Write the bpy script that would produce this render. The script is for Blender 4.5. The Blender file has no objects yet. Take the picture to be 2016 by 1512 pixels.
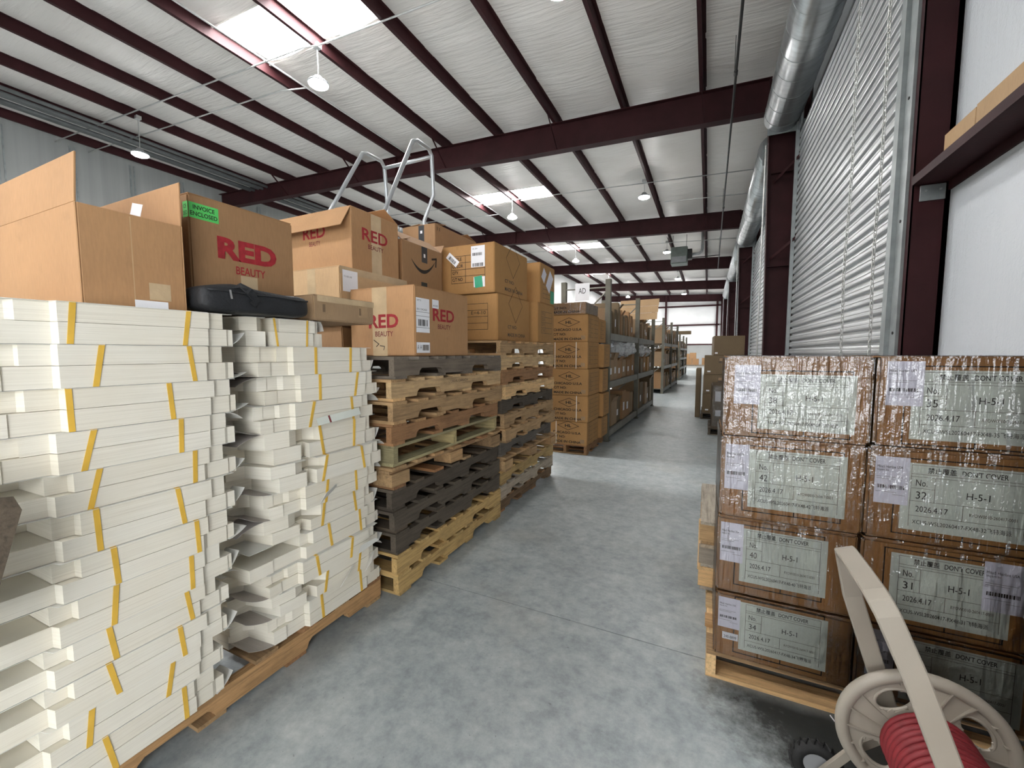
import bpy, bmesh, math, random
from mathutils import Vector, Matrix, noise as mnoise
R = math.radians
scene = bpy.context.scene
C = scene.collection
rnd = random.Random(7)

# ------------------------------------------------------------------ camera, sky, exposure
CAMH = 1.40
cd = bpy.data.cameras.new('camera'); cam = bpy.data.objects.new('camera', cd); C.objects.link(cam)
cam.location = (0, 0, CAMH); cam.rotation_euler = (R(90 - 4.4), 0, R(25.37))
cd.sensor_fit = 'HORIZONTAL'; cd.sensor_width = 36.0; cd.lens = 36.0 * 812 / 2016; cd.clip_end = 200; cd.clip_start = .02
scene.camera = cam
world = bpy.data.worlds.new('world'); scene.world = world; world.use_nodes = True
wn = world.node_tree
sky = wn.nodes.new('ShaderNodeTexSky'); sky.sky_type = 'NISHITA'; sky.sun_disc = False
sky.sun_elevation = R(50)
wn.links.new(sky.outputs[0], wn.nodes['Background'].inputs[0]); wn.nodes['Background'].inputs[1].default_value = .3
scene.view_settings.view_transform = 'Standard'; scene.view_settings.look = 'None'
scene.view_settings.gamma = 1; scene.view_settings.use_curve_mapping = False
scene.view_settings.exposure = 0.96
scene.cycles.max_bounces = 5; scene.cycles.diffuse_bounces = 3; scene.cycles.glossy_bounces = 2; scene.cycles.transmission_bounces = 2; scene.cycles.transparent_max_bounces = 6
LAMP = 165.0      # radiance of the high-bay lenses
SKYL = 30.0       # radiance of the translucent roof panels

DOORL = 4.2       # radiance of the open dock door behind the camera

# ------------------------------------------------------------------ helpers
class MB:
    def __init__(s): s.v = []; s.f = []
    def add(s, vs, fs):
        o = len(s.v); s.v += [tuple(p) for p in vs]; s.f += [[i + o for i in f] for f in fs]; return s
    def box(s, x0, x1, y0, y1, z0, z1):
        v = [(x, y, z) for z in (z0, z1) for y in (y0, y1) for x in (x0, x1)]
        return s.add(v, [(0, 2, 3, 1), (4, 5, 7, 6), (0, 1, 5, 4), (2, 6, 7, 3), (0, 4, 6, 2), (1, 3, 7, 5)])
    def prism(s, poly, a0, a1, axis='z'):
        n = len(poly)
        def P(p, a):
            return (p[0], p[1], a) if axis == 'z' else ((p[0], a, p[1]) if axis == 'y' else (a, p[0], p[1]))
        v = [P(p, a0) for p in poly] + [P(p, a1) for p in poly]
        f = [list(range(n))[::-1], list(range(n, 2 * n))] + [(i, (i + 1) % n, n + (i + 1) % n, n + i) for i in range(n)]
        return s.add(v, f)
    def tube(s, pts, r, n=8, closed=False, cap=True):
        pts = [Vector(p) for p in pts]; m = len(pts); rings = []
        up = None
        for i in range(m):
            a = pts[i - 1] if (i > 0 or closed) else pts[i]
            b = pts[(i + 1) % m] if (i < m - 1 or closed) else pts[i]
            t = (b - a).normalized()
            if up is None:
                up = Vector((0, 0, 1)) if abs(t.z) < .9 else Vector((1, 0, 0))
            x = t.cross(up)
            if x.length < 1e-4: x = t.orthogonal()
            x.normalize(); up = x.cross(t).normalized()
            rr = r[i] if isinstance(r, (list, tuple)) else r
            rings.append([pts[i] + (x * math.cos(2 * math.pi * k / n) + up * math.sin(2 * math.pi * k / n)) * rr for k in range(n)])
        v = [p for q in rings for p in q]; f = []
        for i in range(m if closed else m - 1):
            j = (i + 1) % m
            for k in range(n):
                f.append((i * n + k, i * n + (k + 1) % n, j * n + (k + 1) % n, j * n + k))
        if cap and not closed:
            f.append(list(range(n))[::-1]); f.append([(m - 1) * n + k for k in range(n)])
        return s.add(v, f)
    def sweep(s, pts, w, t, side):
        # flat bar of width w (along the vector side) and thickness t
        pts = [Vector(p) for p in pts]; m = len(pts); rings = []
        for i in range(m):
            a = pts[max(i - 1, 0)]; b = pts[min(i + 1, m - 1)]; d = (b - a).normalized()
            sd = Vector(side); sd = (sd - d * sd.dot(d)).normalized(); nn = d.cross(sd)
            rings.append([pts[i] + sd * w / 2 * q + nn * t / 2 * e for q, e in ((-1, -1), (1, -1), (1, 1), (-1, 1))])
        v = [p for q in rings for p in q]; f = [(3, 2, 1, 0), tuple((m - 1) * 4 + k for k in range(4))]
        for i in range(m - 1):
            for k in range(4): f.append((i * 4 + k, i * 4 + (k + 1) % 4, i * 4 + 4 + (k + 1) % 4, i * 4 + 4 + k))
        return s.add(v, f)
    def lathe(s, prof, n=24, c=(0, 0, 0)):
        v = []; f = []; m = len(prof)
        for r, z in prof:
            for k in range(n):
                a = 2 * math.pi * k / n; v.append((c[0] + r * math.cos(a), c[1] + r * math.sin(a), c[2] + z))
        for i in range(m - 1):
            for k in range(n): f.append((i * n + k, i * n + (k + 1) % n, i * n + n + (k + 1) % n, i * n + n + k))
        f.append(list(range(n))[::-1]); f.append([(m - 1) * n + k for k in range(n)])
        return s.add(v, f)
    def xf(s, M):
        s.v = [tuple(M @ Vector(p)) for p in s.v]; return s
    def mesh(s, name, smooth=False, bevel=0.0, seg=1):
        me = bpy.data.meshes.new(name); me.from_pydata(s.v, [], s.f); me.update()
        bm = bmesh.new(); bm.from_mesh(me)
        bmesh.ops.recalc_face_normals(bm, faces=bm.faces)
        if bevel:
            ed = [e for e in bm.edges if len(e.link_faces) == 2 and e.calc_face_angle(0) > .5]
            bmesh.ops.bevel(bm, geom=ed, offset=bevel, segments=seg, affect='EDGES', clamp_overlap=True)
        bm.to_mesh(me); bm.free()
        if smooth:
            for p in me.polygons: p.use_smooth = True
        return me
def obj(name, mb, mat, parent=None, loc=(0, 0, 0), rot=(0, 0, 0), smooth=False, bevel=0.0, seg=1):
    me = mb.mesh(name, smooth, bevel, seg) if isinstance(mb, MB) else mb
    if mat is not None:
        if len(me.materials) == 0: me.materials.append(mat)
    o = bpy.data.objects.new(name, me); C.objects.link(o)
    if mat is not None and me.materials[0] != mat:
        o.material_slots[0].link = 'OBJECT'; o.material_slots[0].material = mat
    if parent is not None: o.parent = parent
    o.location = loc; o.rotation_euler = rot
    return o
def tag(o, label, cat, group=None, kind=None):
    if label: o['label'] = label
    if cat: o['category'] = cat
    if group: o['group'] = group
    if kind: o['kind'] = kind
    return o
def thing(name, label, cat, loc=(0, 0, 0), rz=0.0, group=None, kind=None):
    o = bpy.data.objects.new(name, None); C.objects.link(o); o.empty_display_size = .1
    o.location = loc; o.rotation_euler = (0, 0, rz)
    return tag(o, label, cat, group, kind)
def struct(name, mb, mat, label, cat='structure', parent=None, **k):
    o = obj(name, mb, mat, parent, **k)
    return tag(o, label, cat, None, 'structure') if parent is None else o
def dup(root, loc, rz=None, label=None, group=None):
    r = root.copy(); C.objects.link(r); r.location = loc
    if rz is not None: r.rotation_euler = (0, 0, rz)
    if label: r['label'] = label
    if group: r['group'] = group
    for ch in root.children:
        c = ch.copy(); C.objects.link(c); c.parent = r
        for g in ch.children:
            d = g.copy(); C.objects.link(d); d.parent = c
    return r
ORD = ['first', 'second', 'third', 'fourth', 'fifth', 'sixth', 'seventh', 'eighth', 'ninth', 'tenth', 'eleventh', 'twelfth', 'thirteenth', 'fourteenth', 'fifteenth', 'sixteenth']

# ------------------------------------------------------------------ materials
def new_mat(name):
    m = bpy.data.materials.new(name); m.use_nodes = True
    nt = m.node_tree; b = nt.nodes['Principled BSDF']
    return m, nt, b
def coords(nt, stretch=(1, 1, 1), vary=True):
    tc = nt.nodes.new('ShaderNodeTexCoord'); mp = nt.nodes.new('ShaderNodeMapping'); mp.inputs['Scale'].default_value = stretch
    if vary:
        oi = nt.nodes.new('ShaderNodeObjectInfo'); mu = nt.nodes.new('ShaderNodeMath'); mu.operation = 'MULTIPLY'; mu.inputs[1].default_value = 53.0
        nt.links.new(oi.outputs['Random'], mu.inputs[0]); nt.links.new(mu.outputs[0], mp.inputs['Location'])
    nt.links.new(tc.outputs['Object'], mp.inputs['Vector'])
    return mp.outputs[0]
def nz(nt, vec, scale, detail=4.0, rough=.55):
    n = nt.nodes.new('ShaderNodeTexNoise'); n.inputs['Scale'].default_value = scale; n.inputs['Detail'].default_value = detail
    n.inputs['Roughness'].default_value = rough; nt.links.new(vec, n.inputs['Vector']); return n.outputs['Fac']
def ramp(nt, fac, stops):
    r = nt.nodes.new('ShaderNodeValToRGB'); e = r.color_ramp.elements
    while len(e) < len(stops): e.new(.5)
    for i, (p, c) in enumerate(stops):
        e[i].position = p; e[i].color = (c[0], c[1], c[2], 1) if hasattr(c, '__len__') else (c, c, c, 1)
    nt.links.new(fac, r.inputs[0]); return r.outputs[0]
def mix(nt, a, b, fac, mode='MIX'):
    m = nt.nodes.new('ShaderNodeMix'); m.data_type = 'RGBA'; m.blend_type = mode
    for s, k in ((a, 6), (b, 7), (fac, 0)):
        if hasattr(s, 'is_linked'): nt.links.new(s, m.inputs[k])
        else: m.inputs[k].default_value = (s[0], s[1], s[2], 1) if hasattr(s, '__len__') else s
    return m.outputs[2]
def bump(nt, b, h, strength, dist=.01):
    n = nt.nodes.new('ShaderNodeBump'); n.inputs['Strength'].default_value = strength; n.inputs['Distance'].default_value = dist
    nt.links.new(h, n.inputs['Height']); nt.links.new(n.outputs[0], b.inputs['Normal']); return n.outputs[0]
def sc(c, k): return tuple(min(1, x * k) for x in c)
def simple(name, col, rough=.6, metal=0.0, var=.12, scale=6.0, bmp=0.0, bscale=60.0, stretch=(1, 1, 1), coat=0.0, vary=True):
    m, nt, b = new_mat(name); v = coords(nt, stretch, vary)
    f = nz(nt, v, scale, 5)
    nt.links.new(ramp(nt, f, [(.3, sc(col, 1 - var)), (.7, sc(col, 1 + var))]), b.inputs['Base Color'])
    b.inputs['Roughness'].default_value = rough; b.inputs['Metallic'].default_value = metal
    if coat: b.inputs['Coat Weight'].default_value = coat; b.inputs['Coat Roughness'].default_value = .15
    if bmp: bump(nt, b, nz(nt, v, bscale, 3), bmp)
    return m
def cardboard(name, col, gloss=.75, var=.13, scuff=.25):
    m, nt, b = new_mat(name); v = coords(nt)
    big = ramp(nt, nz(nt, v, 2.6, 4), [(.3, sc(col, 1 - var)), (.72, sc(col, 1 + var))])
    fib = nz(nt, coords(nt, (60, 60, 8)), 3, 4)
    c1 = mix(nt, big, ramp(nt, fib, [(.35, sc(col, .8)), (.65, sc(col, 1.15))]), .3)
    sp = ramp(nt, nz(nt, v, 9, 4, .7), [(.62, 0.0), (.74, 1.0)])
    nt.links.new(mix(nt, c1, sc(col, .62), mix(nt, (0, 0, 0), (scuff,) * 3, sp)), b.inputs['Base Color'])
    b.inputs['Roughness'].default_value = gloss
    bump(nt, b, nz(nt, coords(nt, (1, 1, 1)), 14, 3), .18, .01)
    return m
def wood(name, col, grey=.25, var=.45):
    m, nt, b = new_mat(name); v = coords(nt, (1.2, 26, 26))
    g = nz(nt, v, 3.2, 6, .65)
    c1 = ramp(nt, g, [(.28, sc(col, 1 - var)), (.5, col), (.75, sc(col, 1 + var * .5))])
    st = ramp(nt, nz(nt, coords(nt, (2, 5, 5)), 3.5, 5, .7), [(.45, 0.0), (.75, 1.0)])
    oi = nt.nodes.new('ShaderNodeObjectInfo')
    c2 = mix(nt, c1, sc(col, .36), mix(nt, (0, 0, 0), (grey * 2.2,) * 3, st))
    nt.links.new(mix(nt, c2, ramp(nt, oi.outputs['Random'], [(0, (.62, .60, .60)), (.5, (1, 1, 1)), (1, (1, .9, .8))]), 1.0, 'MULTIPLY'), b.inputs['Base Color'])
    b.inputs['Roughness'].default_value = .85
    bump(nt, b, g, .5, .004); return m
M = {}
M['maroon'] = simple('red_oxide_steel', (.036, .0095, .011), .6, 0, .25, 3, .08, 40)
M['maroon'].node_tree.nodes['Principled BSDF'].inputs['Specular IOR Level'].default_value = .22
M['galv'] = simple('galvanised_steel', (.50, .52, .53), .38, .75, .16, 9, .05, 30)
M['guide'] = simple('dull_galvanised', (.33, .36, .36), .5, .5, .18, 7)
M['slat'] = simple('door_slat_paint', (.60, .62, .63), .33, .55, .06, 2)
M['coil'] = simple('coil_steel', (.55, .57, .58), .3, .85, .15, 3, .05, 20, (1, 6, 1))
M['darkpipe'] = simple('dull_dark_pipe', (.10, .105, .105), .6, .1, .2, 5)
M['chain'] = simple('zinc_chain', (.62, .62, .60), .35, .9, .1, 40)
M['rackst'] = simple('rack_olive_grey', (.125, .118, .09), .55, .1, .2, 6)
M['rackbr'] = simple('rack_light_grey', (.22, .215, .185), .5, .1, .15, 6)
M['ink'] = simple('black_ink', (.022, .017, .013), .8, 0, .3, 60)
M['fade'] = simple('faded_ink', (.11, .085, .06), .85, 0, .3, 60)
M['redink'] = simple('red_ink', (.30, .014, .02), .7, 0, .2, 50)
M['dred'] = simple('dark_red_ink', (.17, .03, .03), .8, 0, .3, 60)
M['white'] = simple('label_paper', (.80, .80, .82), .55, 0, .03, 8)
M['lilac'] = simple('shipping_label', (.74, .72, .79), .45, 0, .05, 8, .1, 14)
M['sheet'] = simple('printed_sheet', (.66, .69, .62), .5, 0, .06, 5, .25, 9)
M['green'] = simple('green_sticker', (.10, .60, .13), .5, 0, .06, 12)
M['dgreen'] = simple('teal_green_tape', (.04, .36, .20), .5, 0, .1, 12)
M['blue'] = simple('blue_sticker', (.05, .32, .55), .5, 0, .1, 12)
M['tape'] = simple('brown_tape', (.33, .215, .115), .28, 0, .2, 7, .2, 25)
M['ctape'] = simple('clear_tape', (.50, .37, .22), .15, 0, .15, 5, .3, 22)
M['btape'] = simple('black_tape', (.02, .022, .025), .3, 0, .2, 9)
M['strap'] = simple('yellow_strap', (.72, .44, .06), .5, 0, .12, 12)
M['pstrap'] = simple('pale_strap', (.72, .66, .55), .5, 0, .1, 12)
M['bag'] = simple('black_nylon', (.012, .013, .015), .62, 0, .3, 9, .25, 120)
M['zip'] = simple('zip_metal', (.6, .6, .62), .3, .9)
M['beige'] = simple('beige_plastic', (.33, .295, .245), .42, 0, .06, 5)
M['hose'] = simple('red_hose', (.23, .018, .024), .6, 0, .18, 30)
M['rubber'] = simple('black_rubber', (.012, .012, .012), .75, 0, .3, 12, .3, 40)
M['tubest'] = simple('grey_ladder_tube', (.42, .44, .45), .32, .55, .1, 8)
M['conduit'] = simple('conduit_steel', (.58, .58, .57), .4, .6, .1, 8)
M['bpipe'] = simple('black_gas_pipe', (.03, .028, .027), .5, .3, .2, 8)
M['heater'] = simple('heater_paint', (.16, .19, .17), .5, .1, .15, 6)
M['whitewall'] = simple('white_partition', (.80, .80, .79), .7, 0, .04, 1.2)
M['slatdark'] = simple('housing_grey', (.30, .31, .32), .5, .2, .1, 8)
CB = [cardboard('cardboard_tan', (.39, .215, .098)), cardboard('cardboard_brown', (.315, .175, .08)), cardboard('cardboard_light', (.50, .33, .175)),
      cardboard('cardboard_orange', (.385, .205, .070)), cardboard('cardboard_dark', (.165, .115, .062)), cardboard('cardboard_dull', (.31, .205, .115))]
M['wrapbox'] = cardboard('cardboard_wrapped', (.37, .18, .055), .5, .15, .2)
WD = dict(pale=wood('wood_pale', (.70, .485, .25)), tan=wood('wood_tan', (.46, .295, .145)), orange=wood('wood_orange', (.36, .19, .085)),
          grey=wood('wood_grey', (.165, .145, .12)), dark=wood('wood_dark', (.110, .088, .063)), green=wood('wood_greenish', (.42, .37, .20)),
          yellow=wood('wood_yellow', (.54, .37, .15)), brown=wood('wood_brown', (.25, .155, .08)), ash=wood('wood_ash', (.40, .35, .28)))
def board_mat():
    m, nt, b = new_mat('white_board'); v = coords(nt, (3, 3, 520))
    ln = nz(nt, v, 1.0, 3, .6)
    c1 = ramp(nt, ln, [(.3, (.60, .555, .45)), (.5, (.77, .725, .61)), (.7, (.83, .795, .69))])
    c2 = mix(nt, c1, ramp(nt, nz(nt, coords(nt), 3, 4), [(.35, (.75, .69, .56)), (.65, (.81, .78, .69))]), .45)
    nt.links.new(c2, b.inputs['Base Color']); b.inputs['Roughness'].default_value = .7
    bump(nt, b, ln, .25, .0015); return m
M['board'] = board_mat()
M['bsheet'] = simple('white_board_sheet', (.74, .73, .68), .55, 0, .05, 4)
M['bgrey'] = simple('board_grey_back', (.42, .385, .35), .8, 0, .1, 5)
def floor_mat():
    m, nt, b = new_mat('concrete_floor'); tc = nt.nodes.new('ShaderNodeTexCoord'); v = tc.outputs['Object']
    a = nz(nt, v, .8, 3, .6); c = nz(nt, v, 3.3, 6, .68); d = nz(nt, v, 22, 4, .7)
    c1 = ramp(nt, a, [(.30, (.20, .235, .245)), (.52, (.32, .36, .365)), (.72, (.44, .465, .455))])
    c2 = mix(nt, c1, ramp(nt, c, [(.32, (.15, .18, .195)), (.5, (.32, .36, .365)), (.70, (.52, .545, .53))]), .55)
    g = nz(nt, v, 9, 5, .72)
    c2 = mix(nt, c2, ramp(nt, g, [(.36, (.13, .155, .17)), (.5, (.33, .37, .375)), (.66, (.58, .60, .58))]), .34)
    c3 = mix(nt, c2, ramp(nt, d, [(.36, (.16, .18, .19)), (.64, (.48, .51, .51))]), .22)
    warm = ramp(nt, nz(nt, v, 1.3, 3), [(.56, 0.0), (.72, 1.0)])
    c4 = mix(nt, c3, (.33, .31, .265), mix(nt, (0, 0, 0), (.38,) * 3, warm))
    spk = ramp(nt, nz(nt, v, 60, 3, .5), [(.26, 1.0), (.31, 0.0)])
    c5 = mix(nt, c4, (.07, .07, .07), mix(nt, (0, 0, 0), (.4,) * 3, spk))
    # dark stain and cast shadow painted together in front of the wrapped cartons
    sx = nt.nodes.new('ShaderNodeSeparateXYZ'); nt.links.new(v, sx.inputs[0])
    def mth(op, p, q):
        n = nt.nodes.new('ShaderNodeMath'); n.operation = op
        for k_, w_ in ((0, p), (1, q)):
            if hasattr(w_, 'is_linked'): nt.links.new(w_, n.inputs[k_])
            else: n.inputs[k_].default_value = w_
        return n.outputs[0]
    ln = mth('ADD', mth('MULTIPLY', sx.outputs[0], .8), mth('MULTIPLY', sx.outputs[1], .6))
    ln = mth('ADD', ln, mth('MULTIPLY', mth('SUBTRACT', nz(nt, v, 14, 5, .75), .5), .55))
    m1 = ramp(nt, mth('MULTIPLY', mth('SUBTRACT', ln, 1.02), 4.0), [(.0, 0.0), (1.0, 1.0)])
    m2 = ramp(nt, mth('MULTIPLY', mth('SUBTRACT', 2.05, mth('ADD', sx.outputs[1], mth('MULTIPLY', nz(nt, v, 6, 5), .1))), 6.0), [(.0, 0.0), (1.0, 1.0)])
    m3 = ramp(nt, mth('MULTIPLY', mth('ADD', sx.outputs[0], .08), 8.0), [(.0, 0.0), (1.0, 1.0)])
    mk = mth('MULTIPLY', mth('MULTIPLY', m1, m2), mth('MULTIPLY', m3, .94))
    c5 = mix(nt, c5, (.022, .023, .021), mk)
    nt.links.new(c5, b.inputs['Base Color'])
    nt.links.new(ramp(nt, c, [(.3, .30), (.7, .55)]), b.inputs['Roughness'])
    bump(nt, b, d, .12, .004); return m
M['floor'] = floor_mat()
def insul_mat():
    m, nt, b = new_mat('white_vinyl_insulation')
    tc = nt.nodes.new('ShaderNodeTexCoord'); mp = nt.nodes.new('ShaderNodeMapping'); mp.inputs['Scale'].default_value = (.55, 5.5, 1)
    nt.links.new(tc.outputs['Object'], mp.inputs['Vector'])
    f = nz(nt, mp.outputs[0], 2.4, 4, .55)
    nt.links.new(ramp(nt, nz(nt, tc.outputs['Object'], .7, 3), [(.3, (.71, .665, .625)), (.7, (.79, .75, .715))]), b.inputs['Base Color'])
    b.inputs['Roughness'].default_value = .42
    bump(nt, b, f, .75, .035); return m
M['insul'] = insul_mat()
def wallins_mat():
    m, nt, b = new_mat('wall_vinyl_insulation')
    tc = nt.nodes.new('ShaderNodeTexCoord'); mp = nt.nodes.new('ShaderNodeMapping'); mp.inputs['Scale'].default_value = (1, 5, .25)
    nt.links.new(tc.outputs['Object'], mp.inputs['Vector'])
    f = nz(nt, mp.outputs[0], 2.0, 3, .5); g = nz(nt, tc.outputs['Object'], 60, 2)
    b.inputs['Base Color'].default_value = (.68, .72, .755, 1); b.inputs['Roughness'].default_value = .45
    bump(nt, b, mix(nt, f, g, .25), .5, .03); return m
M['wallins'] = wallins_mat()
def emit(name, col, s):
    m, nt, b = new_mat(name); b.inputs['Base Color'].default_value = (.8, .8, .8, 1)
    b.inputs['Emission Color'].default_value = (*col, 1); b.inputs['Emission Strength'].default_value = s; return m
M['lens'] = emit('lamp_lens', (1, .985, .96), LAMP)
M['skyl'] = emit('skylight_panel', (1, .99, 1.0), SKYL)
def film_mat():
    m = bpy.data.materials.new('stretch_film'); m.use_nodes = True; nt = m.node_tree
    for n in list(nt.nodes): nt.nodes.remove(n)
    out = nt.nodes.new('ShaderNodeOutputMaterial'); mx = nt.nodes.new('ShaderNodeMixShader'); tr = nt.nodes.new('ShaderNodeBsdfTransparent')
    gl = nt.nodes.new('ShaderNodeBsdfGlossy'); gl.inputs['Roughness'].default_value = .10
    fr = nt.nodes.new('ShaderNodeFresnel'); fr.inputs['IOR'].default_value = 2.1
    v = coords(nt, (1, 1, 1)); v2 = coords(nt, (9, 9, 1.0))
    bp = nt.nodes.new('ShaderNodeBump'); bp.inputs['Strength'].default_value = 1.0; bp.inputs['Distance'].default_value = .034
    h = mix(nt, nz(nt, v2, 2.6, 3, .6), nz(nt, v, 9, 4, .6), .5)
    nt.links.new(h, bp.inputs['Height']); nt.links.new(bp.outputs[0], gl.inputs['Normal']); nt.links.new(bp.outputs[0], fr.inputs['Normal'])
    nt.links.new(fr.outputs[0], mx.inputs[0]); nt.links.new(tr.outputs[0], mx.inputs[1]); nt.links.new(gl.outputs[0], mx.inputs[2])
    nt.links.new(mx.outputs[0], out.inputs[0]); return m
M['film'] = film_mat()
def bag_mat():
    m, nt, b = new_mat('clear_poly_bag'); b.inputs['Base Color'].default_value = (.72, .74, .75, 1); b.inputs['Roughness'].default_value = .2
    b.inputs['Alpha'].default_value = .7; bump(nt, b, nz(nt, coords(nt), 16, 5, .7), 1.0, .03); return m
M['poly'] = bag_mat()
M['polywhite'] = simple('white_poly_bag', (.76, .81, .86), .3, 0, .06, 5, .9, 12)

# ------------------------------------------------------------------ prints on box faces (parent-local)
FONT_JOBS = []
def face(sx, sy, sz, f):
    if f == '-y': return Vector((-sx / 2, -sy / 2, 0)), Vector((1, 0, 0)), Vector((0, 0, 1)), Vector((0, -1, 0))
    if f == '+x': return Vector((sx / 2, -sy / 2, 0)), Vector((0, 1, 0)), Vector((0, 0, 1)), Vector((1, 0, 0))
    if f == '+z': return Vector((-sx / 2, -sy / 2, sz)), Vector((1, 0, 0)), Vector((0, 1, 0)), Vector((0, 0, 1))
def rot2(u, v, c, a):
    du, dv = u - c[0], v - c[1]
    return c[0] + du * math.cos(a) - dv * math.sin(a), c[1] + du * math.sin(a) + dv * math.cos(a)
def rects(parent, F, rs, mat, name, e=.0012, rotc=None, a=0.0, th=0.0):
    o, U, V, N = F; mb = MB()
    for (u0, u1, v0, v1) in rs:
        q = [(u0, v0), (u1, v0), (u1, v1), (u0, v1)]
        if rotc: q = [rot2(x, y, rotc, a) for x, y in q]
        top = [o + U * x + V * y + N * (e + th) for x, y in q]
        if th:
            bot = [o + U * x + V * y + N * e for x, y in q]
            mb.add(bot + top, [(3, 2, 1, 0), (4, 5, 6, 7), (0, 1, 5, 4), (1, 2, 6, 5), (2, 3, 7, 6), (3, 0, 4, 7)])
        else: mb.add(top, [(0, 1, 2, 3)])
    return obj(name, mb, mat, parent)
def segs(parent, F, ss, w, mat, name='printed_frame', e=.0012):
    o, U, V, N = F; mb = MB()
    for (u0, v0, u1, v1) in ss:
        d = Vector((u1 - u0, v1 - v0)); l = d.length or 1; n = Vector((-d.y, d.x)) / l * w / 2; t = d / l * w / 2
        q = [(u0 - t.x + n.x, v0 - t.y + n.y), (u0 - t.x - n.x, v0 - t.y - n.y), (u1 + t.x - n.x, v1 + t.y - n.y), (u1 + t.x + n.x, v1 + t.y + n.y)]
        mb.add([o + U * x + V * y + N * e for x, y in q], [(0, 1, 2, 3)])
    return obj(name, mb, mat, parent)
def frame(u0, u1, v0, v1): return [(u0, v0, u1, v0), (u1, v0, u1, v1), (u1, v1, u0, v1), (u0, v1, u0, v0)]
def text(parent, F, s, u, v, w, h, mat, name='lettering', e=.0014, bold=0.0, rotc=None, a=0.0):
    FONT_JOBS.append((parent, F, s, u, v, w, h, mat, name, e, bold, rotc, a))
def barcode(parent, F, u0, u1, v0, v1, mat, e=.0016, a=0, rotc=None):
    r_ = random.Random(int(u0 * 1e4) + int(v0 * 1e4)); x = u0; rs = []
    st = (u1 - u0) / 55
    while x < u1 - st:
        w = st * r_.choice((1, 1, 2, 3)); rs.append((x, min(x + w, u1), v0, v1)); x += w + st * r_.choice((1, 1, 2))
    return rects(parent, F, rs, mat, 'barcode', e, rotc, a)
def do_fonts():
    cache = {}
    for j in FONT_JOBS:
        k = (j[2], j[10])
        if k not in cache:
            cu = bpy.data.curves.new('t', 'FONT'); cu.body = j[2]; cu.resolution_u = 3; cu.offset = j[10]
            ob = bpy.data.objects.new('t', cu); C.objects.link(ob); cache[k] = ob
    bpy.context.view_layer.update(); dg = bpy.context.evaluated_depsgraph_get()
    geo = {}
    for k, ob in cache.items():
        me = bpy.data.meshes.new_from_object(ob.evaluated_get(dg))
        vs = [v.co.copy() for v in me.vertices]; fs = [list(p.vertices) for p in me.polygons]
        if not vs: vs = [Vector((0, 0, 0)), Vector((1, 0, 0)), Vector((1, 1, 0))]; fs = [[0, 1, 2]]
        x0 = min(v.x for v in vs); x1 = max(v.x for v in vs); y0 = min(v.y for v in vs); y1 = max(v.y for v in vs)
        geo[k] = (vs, fs, x0, max(x1 - x0, 1e-4), y0, max(y1 - y0, 1e-4))
        bpy.data.meshes.remove(me)
    for ob in cache.values():
        cu = ob.data; bpy.data.objects.remove(ob); bpy.data.curves.remove(cu)
    for (parent, F, s, u, v, w, h, mat, name, e, bold, rotc, a) in FONT_JOBS:
        vs, fs, x0, ww, y0, hh = geo[(s, bold)]
        kx = w / ww; ky = h / hh if h else kx
        o, U, V, N = F; me = bpy.data.meshes.new(name); pts = []
        for p in vs:
            uu = u + (p.x - x0) * kx; v_ = v + (p.y - y0) * ky
            if rotc: uu, v_ = rot2(uu, v_, rotc, a)
            pts.append(o + U * uu + V * v_ + N * e)
        me.from_pydata(pts, [], fs); me.update(); obj(name, me, mat, parent)

# ------------------------------------------------------------------ the building
PX = [1.25 - 1.51 * k for k in range(12)]          # purlin lines
YR = [-14.1, -6.3, 1.5, 9.3, 17.1, 24.9, 32.7, 40.5]   # frame lines
Y0, Y1 = -14.1, 40.5
XL, XR = -15.9, 1.53
def zr(x): return 6.45 - .0347 * x                 # rafter top = purlin bottom
SKY = [(PX[6] + .06, PX[5] - .06, PX[5] + .06, PX[4] - .06)]
sky_y = [(4.55, 5.55), (12.95, 13.95), (20.6, 21.6), (28.2, 29.2), (35.8, 36.8), (-3.2, -2.2), (-10.8, -9.8)]

fl = thing('floor', 'blue-grey mottled concrete warehouse floor', 'floor', kind='structure')
edges = [-14.1, -8.0, -3.0, 1.99, 6.6, 11.2, 15.8, 20.4, 25, 29.6, 34.2, 40.5, 52]
me_cache = {}
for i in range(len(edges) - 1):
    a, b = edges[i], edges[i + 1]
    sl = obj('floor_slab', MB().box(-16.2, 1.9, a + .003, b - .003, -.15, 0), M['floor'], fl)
obj('subgrade', MB().box(-16.2, 1.9, Y0, 52, -.3, -.012), M['rubber'], fl)

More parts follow.
